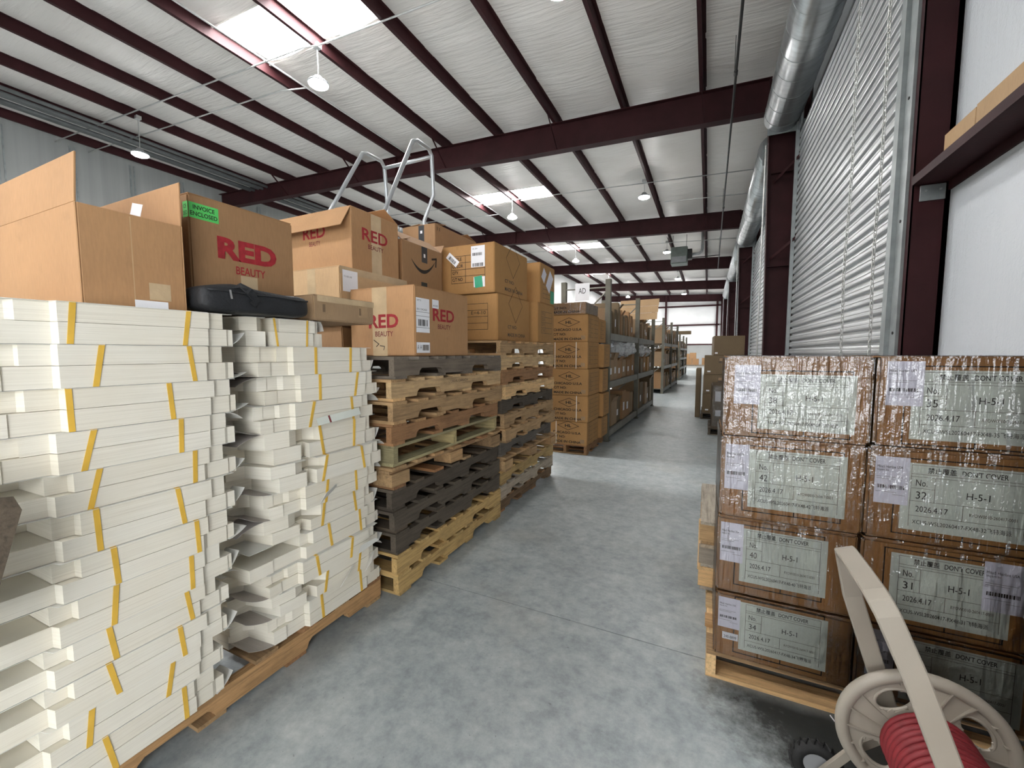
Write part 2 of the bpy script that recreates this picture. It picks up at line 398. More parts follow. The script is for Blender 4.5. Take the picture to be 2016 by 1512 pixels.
# ceiling: insulation sheet sagging between the purlins, open where the skylights sit
def ceil_mesh():
    mb = MB(); xs = []
    lines = [XR] + PX + [XL]
    lines = sorted(set(lines))
    cols = []
    for i in range(len(lines) - 1):
        a, b = lines[i], lines[i + 1]
        n = 6
        for k in range(n): cols.append((a + (b - a) * k / n, k / n, b - a))
    cols.append((lines[-1], 0, 1))
    ny = int((Y1 - Y0) / .14); V = []; H = []
    for j in range(ny + 1):
        y = Y0 + (Y1 - Y0) * j / ny
        seam = abs(((y + .3) / 1.52) % 1 - .5) * 1.52
        for x, t, w in cols:
            s = math.sin(math.pi * t)
            z = zr(x) + .205 - .05 * s * (w / 1.51)
            z += s * .030 * (mnoise.noise(Vector((x * .9, y * 2.3, 0))) + .5 * mnoise.noise(Vector((x * 1.3 + 7, y * 5.5, 3))))
            z -= s * .028 * math.exp(-(seam / .09) ** 2)
            V.append((x, y, z))
    n = len(cols)
    def hole(x, y):
        if not (PX[6] + .05 < x < PX[4] - .05): return False
        return any(a < y < b for a, b in sky_y)
    F = []
    for j in range(ny):
        for i in range(n - 1):
            cx = (V[j * n + i][0] + V[j * n + i + 1][0]) / 2; cy = (V[j * n + i][1] + V[(j + 1) * n + i][1]) / 2
            if hole(cx, cy): continue
            F.append((j * n + i, j * n + i + 1, (j + 1) * n + i + 1, (j + 1) * n + i))
    return mb.add(V, F)
me = ceil_mesh().mesh('ceiling', smooth=True)
struct('ceiling', me, M['insul'], 'white vinyl insulation sheet sagging under the roof', 'ceiling')
struct('roof_deck', MB().prism([(XL - .3, zr(XL - .3) + .42), (XR + .4, zr(XR + .4) + .42), (XR + .4, zr(XR + .4) + .47), (XL - .3, zr(XL - .3) + .47)], Y0 - .2, Y1 + .2, 'y'), M['galv'], 'metal roof panels above the insulation', 'roof')
for i, (a, b) in enumerate(sky_y):
    w = thing('window_%d' % (i + 1), 'bright translucent roof skylight, %s from the camera end' % ORD[i], 'skylight', kind='structure')
    for (x0, x1) in ((PX[6] + .03, PX[5] - .03), (PX[5] + .03, PX[4] - .03)):
        mb = MB(); z0, z1 = zr(x0) + .27, zr(x1) + .27
        mb.add([(x0, a - .08, z0), (x1, a - .08, z1), (x1, b + .08, z1), (x0, b + .08, z0), (x0, a - .08, z0 + .01), (x1, a - .08, z1 + .01), (x1, b + .08, z1 + .01), (x0, b + .08, z0 + .01)],
               [(0, 1, 2, 3), (7, 6, 5, 4), (0, 4, 5, 1), (1, 5, 6, 2), (2, 6, 7, 3), (3, 7, 4, 0)])
        obj('pane', mb, M['skyl'], w)
        kb = MB()
        for (ya, yb) in ((a - .03, a), (b, b + .03)):
            kb.add([(x0, ya, z0 - .11), (x1, ya, z1 - .11), (x1, yb, z1 - .11), (x0, yb, z0 - .11), (x0, ya, z0), (x1, ya, z1), (x1, yb, z1), (x0, yb, z0)],
                   [(3, 2, 1, 0), (4, 5, 6, 7), (0, 1, 5, 4), (1, 2, 6, 5), (2, 3, 7, 6), (3, 0, 4, 7)])
        obj('curb', kb, M['insul'], w)
# purlins
for k, x in enumerate(PX):
    z = zr(x); d = .20
    poly = [(-.06, 0), (.004, 0), (.004, d - .004), (.06, d - .004), (.06, d), (-.004, d), (-.004, .004), (-.056, .004), (-.056, .02), (-.06, .02)]
    struct('roof_purlin', MB().prism(poly, Y0, Y1, 'y'), M['maroon'], 'dark red roof purlin, %s from the roll-up door side' % ORD[k], 'purlin', loc=(x, 0, z))
# rafters, columns, braces
def rafter(y, n):
    xa, xb = XL, .9
    def bot(x): return zr(x) - (.497 + .108 * min(1, max(0, (x + 9.45) / 5.45)))
    w = .10; mb = MB(); xs = [xa, -12, -9, -6, -4, -3, -2, -1, -.3, .3, xb]
    for i in range(len(xs) - 1):
        p, q = xs[i], xs[i + 1]
        mb.prism([(p, bot(p)), (q, bot(q)), (q, zr(q)), (p, zr(p))], y - .005, y + .005, 'y')
        mb.prism([(p, bot(p)), (q, bot(q)), (q, bot(q) + .012), (p, bot(p) + .012)], y - w, y + w, 'y')
        mb.prism([(p, zr(p) - .012), (q, zr(q) - .012), (q, zr(q)), (p, zr(p))], y - w, y + w, 'y')
    for x in (-7.9, .88):
        mb.box(x - .01, x + .01, y - w, y + w, bot(x) + .0, zr(x) - .0)
    o = struct('roof_rafter', mb, M['maroon'], 'deep maroon steel roof rafter, %s beyond the camera' % ORD[n] if n >= 0 else 'maroon steel rafter overhead behind the camera', 'rafter')
    for k in range(1, 11, 2):
        x = PX[k]
        for s in ((-1, 1) if y < 36 else (-1,)):
            b = MB().sweep([(x - .03, y + s * .62, zr(x) + .06), (x + .03, y + s * .05, bot(x) + .02)], .05, .006, (0, 0, 1))
            obj('flange_brace', b, M['maroon'], o)
    # column
    cb = MB(); zt = zr(.9)
    ip = [(.97, 0), (.98, 0), (.87, bot(.9)), (.86, bot(.9))]
    cb.prism([(.97, 0), (.985, 0), (.875, zt), (.86, zt)], y - .10, y + .10, 'y')
    cb.prism([(.98, 0), (1.50, 0), (1.50, zr(1.5)), (.87, zt)], y - .005, y + .005, 'y')
    cb.box(1.49, 1.505, y - .10, y + .10, 0, zr(1.5))
    for z in (1.2, 3.0, 4.7): cb.box(.95, 1.49, y - .09, y + .09, z, z + .008)
    c = struct('steel_column', cb, M['maroon'], 'tapered maroon steel column carrying %s' % ('the %s rafter beyond the camera' % ORD[n] if n >= 0 else 'a rafter behind the camera'), 'column')
    obj('conduit_drop', MB().tube([(.84, y - .14, .1), (.84, y - .14, 5.2)], .014, 8), M['conduit'], c)
    for z in (3.5, 4.9):
        obj('girt_brace', MB().sweep([(.99, y - .02, z - .35), (1.48, y - .55, z + .05)], .05, .006, (0, 0, 1)), M['maroon'], c)
for n, y in enumerate(YR[:-1]): rafter(y, n - 3)
rafter(40.4, 4)
for n, y in enumerate(YR): pass

# walls
def wall_mesh(x, y0, y1, z0, zt, t, ny=1): return MB().box(x, x + t, y0, y1, z0, zt)
struct('wall_right', MB().box(XR, XR + .12, Y0, Y1, 0, 6.75), M['wallins'], 'white insulated metal wall on the right', 'wall')
struct('wall_left', MB().box(XL - .12, XL, Y0, Y1, 0, 7.45), simple('left_wall_liner', (.36, .37, .36), .5, .1, .08, 2, .3, 6, (1, 3, .1)), 'grey metal liner wall far on the left', 'wall')
for y in [Y0 + 1.3 * k for k in range(24)]:
    obj('wall_rib', MB().box(XL - .02, XL + .02, y - .02, y + .02, 0, 7.0).box(XL - .02, XL + .02, y + .08, y + .11, 0, 7.0), M['guide'], bpy.data.objects['wall_left'])
struct('wall_rear', MB().box(XL, XR, Y0 - .12, Y0, 0, 7.3), M['whitewall'], 'white end wall behind the camera', 'wall')
def day_door(n, label, axis, a0, a1, z1, c, strength):
    rd = thing('door_%d' % n, label, 'door', kind='structure'); t = .12
    if axis == 'y':
        obj('daylight_opening', MB().box(c - .012, c - .002, a0, a1, .02, z1), emit('daylight_opening', (.95, .975, 1.0), strength), rd)
        obj('door_frame', MB().box(c - t, c, a0 - .15, a0, 0, z1 + .15).box(c - t, c, a1, a1 + .15, 0, z1 + .15).box(c - t, c, a0, a1, z1, z1 + .15), M['maroon'], rd)
    else:
        obj('daylight_opening', MB().box(a0, a1, c + .002, c + .012, .02, z1), emit('daylight_opening', (.95, .975, 1.0), strength), rd)
        obj('door_frame', MB().box(a0 - .15, a0, c, c + t, 0, z1 + .15).box(a1, a1 + .15, c, c + t, 0, z1 + .15).box(a0, a1, c, c + t, z1, z1 + .15), M['maroon'], rd)
day_door(5, 'open dock door letting daylight in behind the camera on the right', 'y', -10.0, -1.6, 3.9, XR, DOORL)
day_door(6, 'open dock door letting daylight in at the rear end', 'x', -4.0, 1.0, 4.0, Y0, 2.8)
day_door(7, 'open dock door letting daylight in at the far right', 'y', 33.4, 39.6, 4.6, XR, 1.6)
fw = struct('wall_far', MB().prism([(-9.5, 2.1), (XR, 2.1), (XR, 6.7), (-9.5, 7.0)], Y1, Y1 + .12, 'y').box(.6, XR, Y1, Y1 + .12, 0, 2.1).box(-9.5, -3.4, Y1, Y1 + .12, 0, 2.1), M['whitewall'], 'white far end wall with an open passage below', 'wall')
for z in (2.02, 3.75, 5.42): obj('girt', MB().box(-9.4, XR, Y1 - .2, Y1, z, z + .13), M['maroon'], fw)
for x in (-6, -3.6, .6): obj('end_post', MB().box(x - .08, x + .08, Y1 - .2, Y1, 0 if x > 0 or x < -3.4 else 2.1, zr(x)), M['maroon'], fw)
# white inner room beyond the second rafter
wi = struct('wall_inner', MB().box(-9.62, -9.5, 24, Y1, 0, zr(-9.5) + .15).box(XL, -9.5, 24, 24.12, 0, zr(-9.5) + .3), M['whitewall'], 'white partition room rising to the roof beyond the racks', 'wall')
obj('pilaster', MB().box(-10.7, -9.5, 23.6, 24, 0, zr(-9.5) + .15), M['guide'], wi).material_slots[0].material = simple('grey_pilaster', (.5, .5, .5), .7)
# space beyond the far opening
struct('wall_beyond', MB().box(-7, 4, 50, 50.1, 0, 4).box(-7, -6.9, 40.7, 50, 0, 4).box(3.9, 4, 40.7, 50, 0, 4).box(-7, 4, 40.7, 50, 4, 4.1), M['whitewall'], 'bright white room seen through the far passage', 'wall')
o = thing('ceiling_light', 'long lamp in the bright room beyond the far passage', 'lamp', (-1.3, 45, 3.8))
obj('housing', MB().box(-1.2, 1.2, -.3, .3, .08, .2), M['slatdark'], o); obj('lens', MB().box(-1.15, 1.15, -.28, .28, .05, .08), emit('far_lamp_lens', (1, .98, .95), 30), o)

# right wall: jamb, girts, roll-up doors
j = struct('door_jamb', MB().box(1.32, 1.33, 4.10, 4.20, 0, 5.6).box(1.33, 1.53, 4.19, 4.20, 0, 5.6).box(1.50, 1.53, 4.10, 4.19, 0, 5.6).box(1.32, 1.53, 4.10, 4.105, 0, 5.6), M['maroon'], 'dark red door jamb post beside the roll-up door', 'jamb')
for nm, z in (('lower', 1.2), ('upper', 2.62), ('top', 4.4)):
    g = struct('wall_girt', MB().box(1.32, 1.53, Y0 + .1, 4.10, z, z + .006).box(1.315, 1.322, Y0 + .1, 4.10, z, z + .06).box(1.515, 1.53, Y0 + .1, 4.10, z - .06, z), M['maroon'], 'dark red %s wall girt fixed to the jamb' % nm, 'girt')
    obj('clip_plate', MB().box(1.36, 1.50, 4.085, 4.098, z - .12, z - .01), M['guide'], g, bevel=.002)
    for x in (1.39, 1.47): obj('bolt', MB().lathe([(.008, 0), (.008, .008)], 6).xf(Matrix.Translation((x, 4.085, z - .05)) @ Matrix.Rotation(R(90), 4, 'X')), M['galv'], g)
for k, (ya, yb, zz) in enumerate(((1.2, 2.55, .30), (2.56, 3.62, .29), (3.63, 4.0, .28))):
    o = obj('cardboard_strip', MB().box(1.44, 1.455, ya, yb, 2.627, 2.627 + zz), CB[2], bevel=.002)
    tag(o, 'tan cardboard strip standing on the upper wall girt, %s from the jamb' % ORD[2 - k], 'cardboard')

def roll_door(n, ya, yb, zt, near, label):
    d = thing('door_%d' % n, label, 'roll-up door', (0, 0, 0), kind='structure')
    pitch = .118; x = 1.36; L = yb - ya - .1
    prof = [(.010, 0), (.010, .026), (-.030, .034), (-.034, .045), (-.034, .070), (-.030, .076), (-.034, .082), (-.033, .100), (-.026, .112), (-.004, .117), (.004, .117), (.004, 0)]
    sm = MB().prism(prof, 0, L, 'y').mesh('slat')
    sm.materials.append(M['slat'])
    for k in range(int(zt / pitch)):
        obj('slat', sm, M['slat'], d, (x, ya + .05, .05 + k * pitch))
    for yy, s in ((ya, -1), (yb, 1)):
        a, b = (yy - .14, yy + .07) if s < 0 else (yy - .07, yy + .10)
        g = obj('guide_rail', MB().box(1.27, 1.30, a + (.0 if s > 0 else .12), b - (.12 if s > 0 else 0), 0, zt + .3).box(1.30, 1.325, a, b, 0, zt + .2).box(1.36, 1.40, a, b, 0, zt + .2), M['guide'], d)
        for z in (.6, 1.55, 2.4, 3.3, 4.2, 5.1): obj('bolt', MB().lathe([(.012, 0), (.012, .006)], 6).xf(Matrix.Translation((1.30, yy + s * .09, z)) @ Matrix.Rotation(R(-90), 4, 'Y')), M['bpipe'], g)
    zc = zt + .36; rr = .29
    c = obj('coil', MB().lathe([(.05, -.001), (rr * .8, 0), (rr, .0), (rr, yb - ya), (rr * .8, yb - ya), (.05, yb - ya + .001)], 40).xf(Matrix.Translation((1.06, ya, zc)) @ Matrix.Rotation(R(-90), 4, 'X')), M['coil'], d)
    for p in c.data.polygons: p.use_smooth = abs(p.normal.y) < .3
    for k in range(int((yb - ya) / .22)):
        y = ya + .1 + k * .22
        if k % 2 == 0: obj('seam_band', MB().tube([(1.06 + (rr + .002) * math.cos(t), y, zc + (rr + .002) * math.sin(t)) for t in [2 * math.pi * q / 24 for q in range(24)]], .003, 4, True), M['guide'], d)
    for yy in (ya - .03, yb + .005):
        obj('bracket', MB().box(.84, 1.38, yy, yy + .02, zc - .30, zc + .12), M['guide'], d)
    obj('header_slats', MB().box(1.30, 1.32, yb - .3, yb - .02, zt + .02, zt + .2), M['galv'], d)
    if near:
        lm = MB().tube([(.011 * math.cos(t) , 0, .017 * math.sin(t) + .012 * math.copysign(1, math.sin(t)) * (abs(math.sin(t)) > .01)) for t in [2 * math.pi * q / 10 + .15 for q in range(10)]], .0035, 5, True).mesh('link', smooth=True)
        for nm, yy, xx in (('inner', 5.05, 1.17), ('outer', 4.44, 1.22)):
            ch = thing('door_chain', 'zinc hand chain of the nearest roll-up door, %s strand' % ('farther' if nm == 'inner' else 'nearer'), 'chain', (xx, yy, 0), group='hand chain strands')
            for k in range(125):
                z = .75 + k * .040
                o = obj('link', lm, M['chain'], ch, (.006 * math.sin(k * .13), .006 * math.sin(k * .21), z), (0, 0, R(90) * (k % 2) + R(25)))
    return d
roll_door(1, 4.30, 9.02, 5.25, True, 'nearest silver corrugated roll-up door')
roll_door(2, 9.75, 16.8, 5.0, False, 'second silver roll-up door, past the first steel column')
roll_door(3, 17.6, 24.6, 5.0, False, 'third silver roll-up door, past the second steel column')
roll_door(4, 25.4, 32.4, 5.0, False, 'farthest silver roll-up door')

# ------------------------------------------------------------------ lamps and services
def lamp(label, x, y):
    z = 6.05; t = thing('high_bay_lamp', label, 'lamp', (x, y, z), group='round high-bay lamps')
    obj('housing', MB().lathe([(.16, .012), (.175, .03), (.15, .06), (.09, .085), (.06, .14), (.02, .15)], 28), M['slatdark'], t, smooth=True)
    obj('lens', MB().lathe([(.02, -.036), (.08, -.032), (.135, -.018), (.158, 0), (.16, .012)], 28), M['lens'], t, smooth=True)
    zt = zr(x) - z + .02
    obj('chain', MB().tube([(0, 0, .14), (.004, .004, .3), (0, 0, zt)], .008, 6), M['chain'], t)
    obj('junction_box', MB().box(-.06, .06, -.05, .05, zt - .04, zt + .04), M['conduit'], t, bevel=.004)
    return t
rows = {-1.9: 'near the roll-up doors', -6.3: 'beside the skylights', -12.3: 'far left near the grey wall'}
for y, yn in ((5.4, 'first row ahead'), (13.3, 'second row ahead'), (20.9, 'third row ahead'), (28.6, 'fourth row ahead'), (36.2, 'fifth row ahead'), (-2.4, 'row just behind the camera'), (-10.0, 'rearmost row')):
    for x, xn in rows.items():
        if x < -10 and y > 23: continue
        lamp('round high-bay lamp %s, %s' % (xn, yn), x, y)
def pipe(name, label, pts, r, mat, cat='conduit'):
    o = obj(name, MB().tube(pts, r, 8), mat, smooth=True); return tag(o, label, cat)
pipe('conduit_pipe', 'thin steel conduit crossing the ceiling at the first lamp row', [(-15.8, 5.1, zr(-15.8) - .03), (-6.5, 5.27, zr(-6.5) - .03), (-6.2, 5.35, zr(-6.2) - .02), (1.2, 5.45, zr(1.2) - .03)], .014, M['conduit'])
pipe('conduit_pipe', 'thin steel conduit just beyond the first lamp row', [(-15.8, 5.75, zr(-15.8) - .03), (-8.0, 5.95, zr(-8) - .03), (-7.45, 6.1, zr(-7.4) - .02)], .014, M['conduit'])
pipe('conduit_pipe', 'long steel conduit running beside a purlin past the skylight', [(-7.45, -8, zr(-7.45) - .02), (-7.45, 30, zr(-7.45) - .02)], .016, M['conduit'])
pipe('conduit_pipe', 'thin steel conduit crossing the ceiling at the second lamp row', [(-15.8, 13.1, zr(-15.8) - .03), (1.2, 13.4, zr(1.2) - .03)], .014, M['conduit'])
pipe('conduit_pipe', 'short steel conduit beyond the second lamp row', [(-15.8, 14.3, zr(-15.8) - .03), (-7.45, 14.5, zr(-7.45) - .03)], .014, M['conduit'])
pipe('conduit_pipe', 'thin steel conduit crossing the ceiling at the third lamp row', [(-9.4, 20.8, zr(-9.4) - .03), (1.2, 20.9, zr(1.2) - .03)], .014, M['conduit'])
pipe('conduit_pipe', 'steel conduit beyond the second row of lamps near the doors', [(-1.5, 15.2, zr(-1.5) - .03), (1.2, 15.3, zr(1.2) - .03)], .014, M['conduit'])
for k in range(5):
    x = -13.4 - k * .22
    pipe('conduit_pipe', 'grey pipe in the bundle under the left roof edge, %s from the aisle' % ORD[k], [(x, Y0, zr(x) - .05 - .03 * (k % 2)), (x, 24, zr(x) - .05 - .03 * (k % 2))], .045, M['darkpipe'], 'pipe')
gp = pipe('gas_pipe', 'black gas pipe running high along the door side', [(.205, -3, 5.5), (.25, 12, 5.5), (.30, 23, 5.5)], .018, M['bpipe'], 'pipe')
for y in (2, 7.2, 13.5): obj('coupling', MB().tube([(.205 + y * .004, y - .05, 5.5), (.205 + y * .004, y + .05, 5.5)], .027, 10), M['bpipe'], gp)
for y in (1.2, 8, 15, 21): obj('hanger_rod', MB().tube([(.21 + y * .004, y, 5.5), (.21 + y * .004, y, zr(.2) + .1)], .005, 5), M['bpipe'], gp)
h = thing('unit_heater', 'grey-green unit heater hung from the roof near the doors', 'heater', (-1.3, 20.2, 5.30))
obj('cabinet', MB().box(-.34, .34, -.35, .35, 0, .72), M['heater'], h, bevel=.02)
obj('louver', MB().box(-.30, .30, -.37, -.35, .05, .3), M['slatdark'], h)
for sx in (-.28, .28): obj('hanger_rod', MB().tube([(sx, 0, .7), (sx, 0, 1.3)], .01, 6), M['bpipe'], h)
obj('burner_box', MB().box(.34, .52, -.2, .2, .2, .62), M['bpipe'], h, bevel=.01)
obj('flue_pipe', MB().tube([(.5, 0, .42), (.8, 0, .42), (.9, 0, .5), (.92, 0, .62), (.92, 0, 1.4)], .06, 12), M['galv'], h, smooth=True)
obj('gas_branch', MB().tube([(.5, -.1, .25), (1.62, -.1, .25)], .02, 8), M['bpipe'], h)

# ------------------------------------------------------------------ cartons
def carton(name, label, sx, sy, sz, loc, rz=0.0, mat=None, group=None, top='closed', tape=None, bev=.006, cat='box', wall=.005, hide=()):
    """box with its base centre at loc; open boxes get four hinged flaps: top = dict side -> (angle, length)"""
    t = thing(name, label, cat, loc, rz, group)
    t['dims'] = [sx, sy, sz]
    mat = mat or CB[0]
    if top == 'closed':
        mb = MB().box(-sx / 2, sx / 2, -sy / 2, sy / 2, 0, sz - .003)
        obj('body', mb, mat, t, bevel=bev, seg=2)
        a = MB().box(-sx / 2 + .004, -.0015, -sy / 2 + .004, sy / 2 - .004, sz - .003, sz)
        b = MB().box(.0015, sx / 2 - .004, -sy / 2 + .004, sy / 2 - .004, sz - .003, sz)
        obj('flap', a, mat, t); obj('flap', b, mat, t)
    else:
        w = wall; mb = MB()
        mb.box(-sx / 2, sx / 2, -sy / 2, -sy / 2 + w, 0, sz).box(-sx / 2, sx / 2, sy / 2 - w, sy / 2, 0, sz)
        mb.box(-sx / 2, -sx / 2 + w, -sy / 2 + w, sy / 2 - w, 0, sz).box(sx / 2 - w, sx / 2, -sy / 2 + w, sy / 2 - w, 0, sz)
        mb.box(-sx / 2, sx / 2, -sy / 2, sy / 2, 0, w)
        obj('body', mb, mat, t, bevel=.002)
        for side, (ang, ln) in top.items():
            L = sx if side[1] == 'y' else sy; tp = .03
            f = MB().prism([(-L / 2 + .003, 0), (L / 2 - .003, 0), (L / 2 - tp * .3, ln), (-L / 2 + tp * .3, ln)], -.0025, .0025, 'y')
            # flap stands up at 0 deg, folds outward for positive angles
            z = {'-y': 0, '+y': 180, '+x': 90, '-x': -90}[side]
            M4 = Matrix.Translation((0, 0, sz)) @ Matrix.Rotation(R(z), 4, 'Z') @ Matrix.Translation((0, -(sy if side[1] == 'y' else sx) / 2 + .003, 0)) @ Matrix.Rotation(R(ang), 4, 'X')
            obj('flap', f.xf(M4), mat, t, bevel=.0008)
    if tape:
        for F, (u0, u1, v0, v1) in tape: rects(t, face(sx, sy, sz, F), [(u0, u1, v0, v1)], M['ctape'], 'packing_tape', .0010)
    return t
def FC(t, f): d = t['dims']; return face(d[0], d[1], d[2], f)
def red_logo(t, f, u, v, w, h, m1='redink', m2='dred', sub=.6, bold=.035):
    F = FC(t, f)
    text(t, F, 'RED', u, v, w, h, M[m1], bold=bold)
    text(t, F, 'BEAUTY', u + w * (1 - sub) * .55, v - h * .62, w * sub, h * .38, M[m2], bold=.01)
# boxes over the white bundles and pallets
t = carton('open_carton', 'plain tan open carton with a raised flap at the left edge', .72, .272, .292, (-2.02, .70, 1.542), 0, CB[0], top={'-y': (-4, .145), '+y': (2, .15), '-x': (60, .13)})
rects(t, FC(t, '+x'), [(.125, .215, .001, .026)], M['white'], 'torn_label', .001, th=.0006)
rects(t, FC(t, '+x'), [(.165, .225, .03, .085)], M['ctape'], 'packing_tape', .0008)
rects(t, FC(t, '+x'), [(.125, .128, .0, .285)], CB[2], 'seam', .0006)
pp = obj('paper_sheet', MB().box(-.015, .015, 0, .001, 0, .09), M['white'], None, (-1.72, .72, 1.80), (R(-8), R(8), R(35)))
tag(pp, 'white paper slip sticking out of the plain open carton', 'paper')
t = carton('branded_carton', 'brown carton with green invoice label and large red lettering', .50, .425, .435, (-2.00, 1.115, 1.555), 0, CB[1])
F = FC(t, '+x')
lb = rects(t, F, [(.002, .105, .345, .402)], M['green'], 'invoice_label', .0008); rects(t, FC(t, '-y'), [(.468, .4995, .345, .402)], M['green'], 'invoice_label', .0008)
text(lb, F, 'INVOICE', .016, .378, .075, .016, M['ink'], bold=.02); text(lb, F, 'ENCLOSED', .006, .354, .094, .016, M['ink'], bold=.02)
text(lb, FC(t, '-y'), 'CE', .474, .378, .018, .014, M['ink']); text(lb, FC(t, '-y'), 'SED', .470, .354, .027, .014, M['ink'])
red_logo(t, '+x', .095, .215, .245, .085, 'redink', 'redink', .5, .05)
rects(t, F, [(.18, .25, .0, .16)], M['ctape'], 'packing_tape', .0007)
t = carton('branded_carton', 'open brown carton with red lettering and a folded-out front flap', .726, .462, .4125, (-2.53, 2.31, 1.9555), 0, CB[0], top={'-y': (150, .165), '+y': (-60, .15), '-x': (100, .15), '+x': (-88, .15)})
red_logo(t, '+x', .094, .215, .248, .083, bold=.02); red_logo(t, '-y', .264, .237, .22, .083, 'redink', 'dred', .5, .02)
rects(t, FC(t, '+x'), [(.18, .28, 0, .41)], M['ctape'], 'packing_tape', .0009)
t = carton('plain_carton', 'pale scuffed carton under the open red-lettered carton', .682, .66, .379, (-2.475, 2.2715, 1.574), 0, CB[2])
rects(t, FC(t, '+x'), [(.022, .149, .22, .357)], M['white'], 'address_label', .001); text(t, FC(t, '+x'), 'TO: RED LINE', .033, .31, .066, .011, M['fade'])
rects(t, FC(t, '+x'), [(.0, .65, .33, .378)], M['ctape'], 'packing_tape', .0007); rects(t, FC(t, '-y'), [(.385, .462, 0, .374)], M['ctape'], 'packing_tape', .0007)
t = carton('flat_carton', 'long flat brown carton with taped patches beside the black bag', .34, .365, .118, (-1.80, 1.522, 1.548), R(-2), CB[5])
for u in (.045, .26): rects(t, FC(t, '+x'), [(u, u + .06, .03, .085)], M['tape'], 'tape_patch', .001); text(t, FC(t, '+x'), 'III', u + .004, .04, .012, .036, M['ink'])
rects(t, FC(t, '+x'), [(.02, .365, .088, .116)], M['ctape'], 'packing_tape', .0008)
# support for the pale carton, seen only as a dark stack behind
carton('plain_carton', 'dark plain carton in the gap behind the flat carton', .46, .60, .195, (-2.40, 2.28, 1.3765), 0, CB[1])
t = carton('branded_carton', 'closed tan carton with red lettering and shipping labels on the pallets', .525, .61, .43, (-1.8625, 2.315, 1.3765), 0, CB[0])
red_logo(t, '-y', .16, .175, .24, .085, bold=.03); red_logo(t, '+x', .18, .225, .245, .08, bold=.025)
F = FC(t, '+x'); F2 = FC(t, '-y')
rects(t, F2, [(.19, .31, 0, .428)], M['ctape'], 'packing_tape', .0008)
segs(t, F2, [(.20, .10, .24, .075), (.24, .075, .22, .06), (.25, .065, .285, .06), (.285, .06, .28, .04)], .006, M['fade'], 'scribble')
lb = rects(t, F, [(.012, .145, .145, .355)], M['white'], 'shipping_label', .001)
barcode(lb, F, .03, .125, .185, .225, M['ink']); text(lb, F, 'SHIP TO', .02, .335, .04, .01, M['ink']); text(lb, F, '0012 CHICAGO', .02, .28, .10, .012, M['ink']); segs(lb, F, [(.012, .245, .145, .245), (.012, .27, .145, .27), (.012, .175, .145, .175)], .002, M['ink'], 'printed_line')
lb = rects(t, F, [(.175, .245, .305, .36)], M['white'], 'shipping_label', .001); text(lb, F, '4105', .185, .315, .05, .012, M['ink'])
lb = rects(t, F, [(.012, .145, .02, .085)], M['white'], 'shipping_label', .001); barcode(lb, F, .07, .135, .035, .07, M['fade']); text(lb, F, 'A 14', .02, .04, .04, .03, M['ink'])
# smile cartons
def smile(t, f, u0, v0, w):
    F = FC(t, f); mb = MB(); n = 20; top = []; bot = []
    o, U, V, N = F
    for i in range(n + 1):
        s = i / n; x = u0 + w * s; y = v0 + w * (.30 * (2 * s - 1) ** 2 - .02 + .10 * s)
        th = w * .085 * (math.sin(math.pi * min(1, s * 1.02)) ** .7 + .08)
        top.append(o + U * x + V * (y + th * .5) + N * .0012); bot.append(o + U * x + V * (y - th * .5) + N * .0012)
    mb.add(top + bot, [(i, i + 1, n + 2 + i, n + 1 + i) for i in range(n)])
    obj('smile_arrow', mb, M['ink'], t)
    segs(t, F, [(u0 + w * .86, v0 + w * .42, u0 + w * 1.04, v0 + w * .46), (u0 + w * 1.04, v0 + w * .46, u0 + w * 1.02, v0 + w * .26)], w * .05, M['ink'], 'arrow_head')
carton('plain_carton', 'plain carton supporting the open smile-arrow carton', .42, .49, .326, (-2.42, 2.87, 1.3765), 0, CB[1])
t = carton('smile_carton', 'open brown carton with a curved arrow logo and black tape', .436, .534, .578, (-2.409, 2.878, 1.705), 0, CB[1], top={'+x': (-52, .16), '-x': (30, .16), '+y': (35, .10), '-y': (-70, .12)})
smile(t, '+x', .109, .36, .327)
F = FC(t, '+x')
b = rects(t, F, [(.245, .322, .447, .577)], M['btape'], 'black_tape', .001); rects(b, F, [(.272, .295, .49, .52)], M['white'], 'print_mark', .0014)
b = rects(t, F, [(.235, .316, 0, .283)], M['btape'], 'black_tape', .001); rects(b, F, [(.26, .288, .218, .245)], M['white'], 'print_mark', .0014)
carton('plain_carton', 'plain carton under the tall rear carton with black tape', .44, .74, .686, (-2.53, 3.83, 1.505), 0, CB[1])
t = carton('taped_carton', 'tall brown carton with black tape rising behind the arrow carton', .40, .80, .47, (-2.664, 3.83, 2.193), 0, CB[1], top={'-y': (-80, .2), '+y': (-75, .18), '+x': (-88, .2), '-x': (-85, .2)})
b = rects(t, FC(t, '-y'), [(.20, .27, .30, .468)], M['btape'], 'black_tape', .001); rects(b, FC(t, '-y'), [(.222, .247, .39, .418)], M['white'], 'print_mark', .0014)
text(t, FC(t, '+x'), '11', .034, .41, .045, .034, M['ink'])
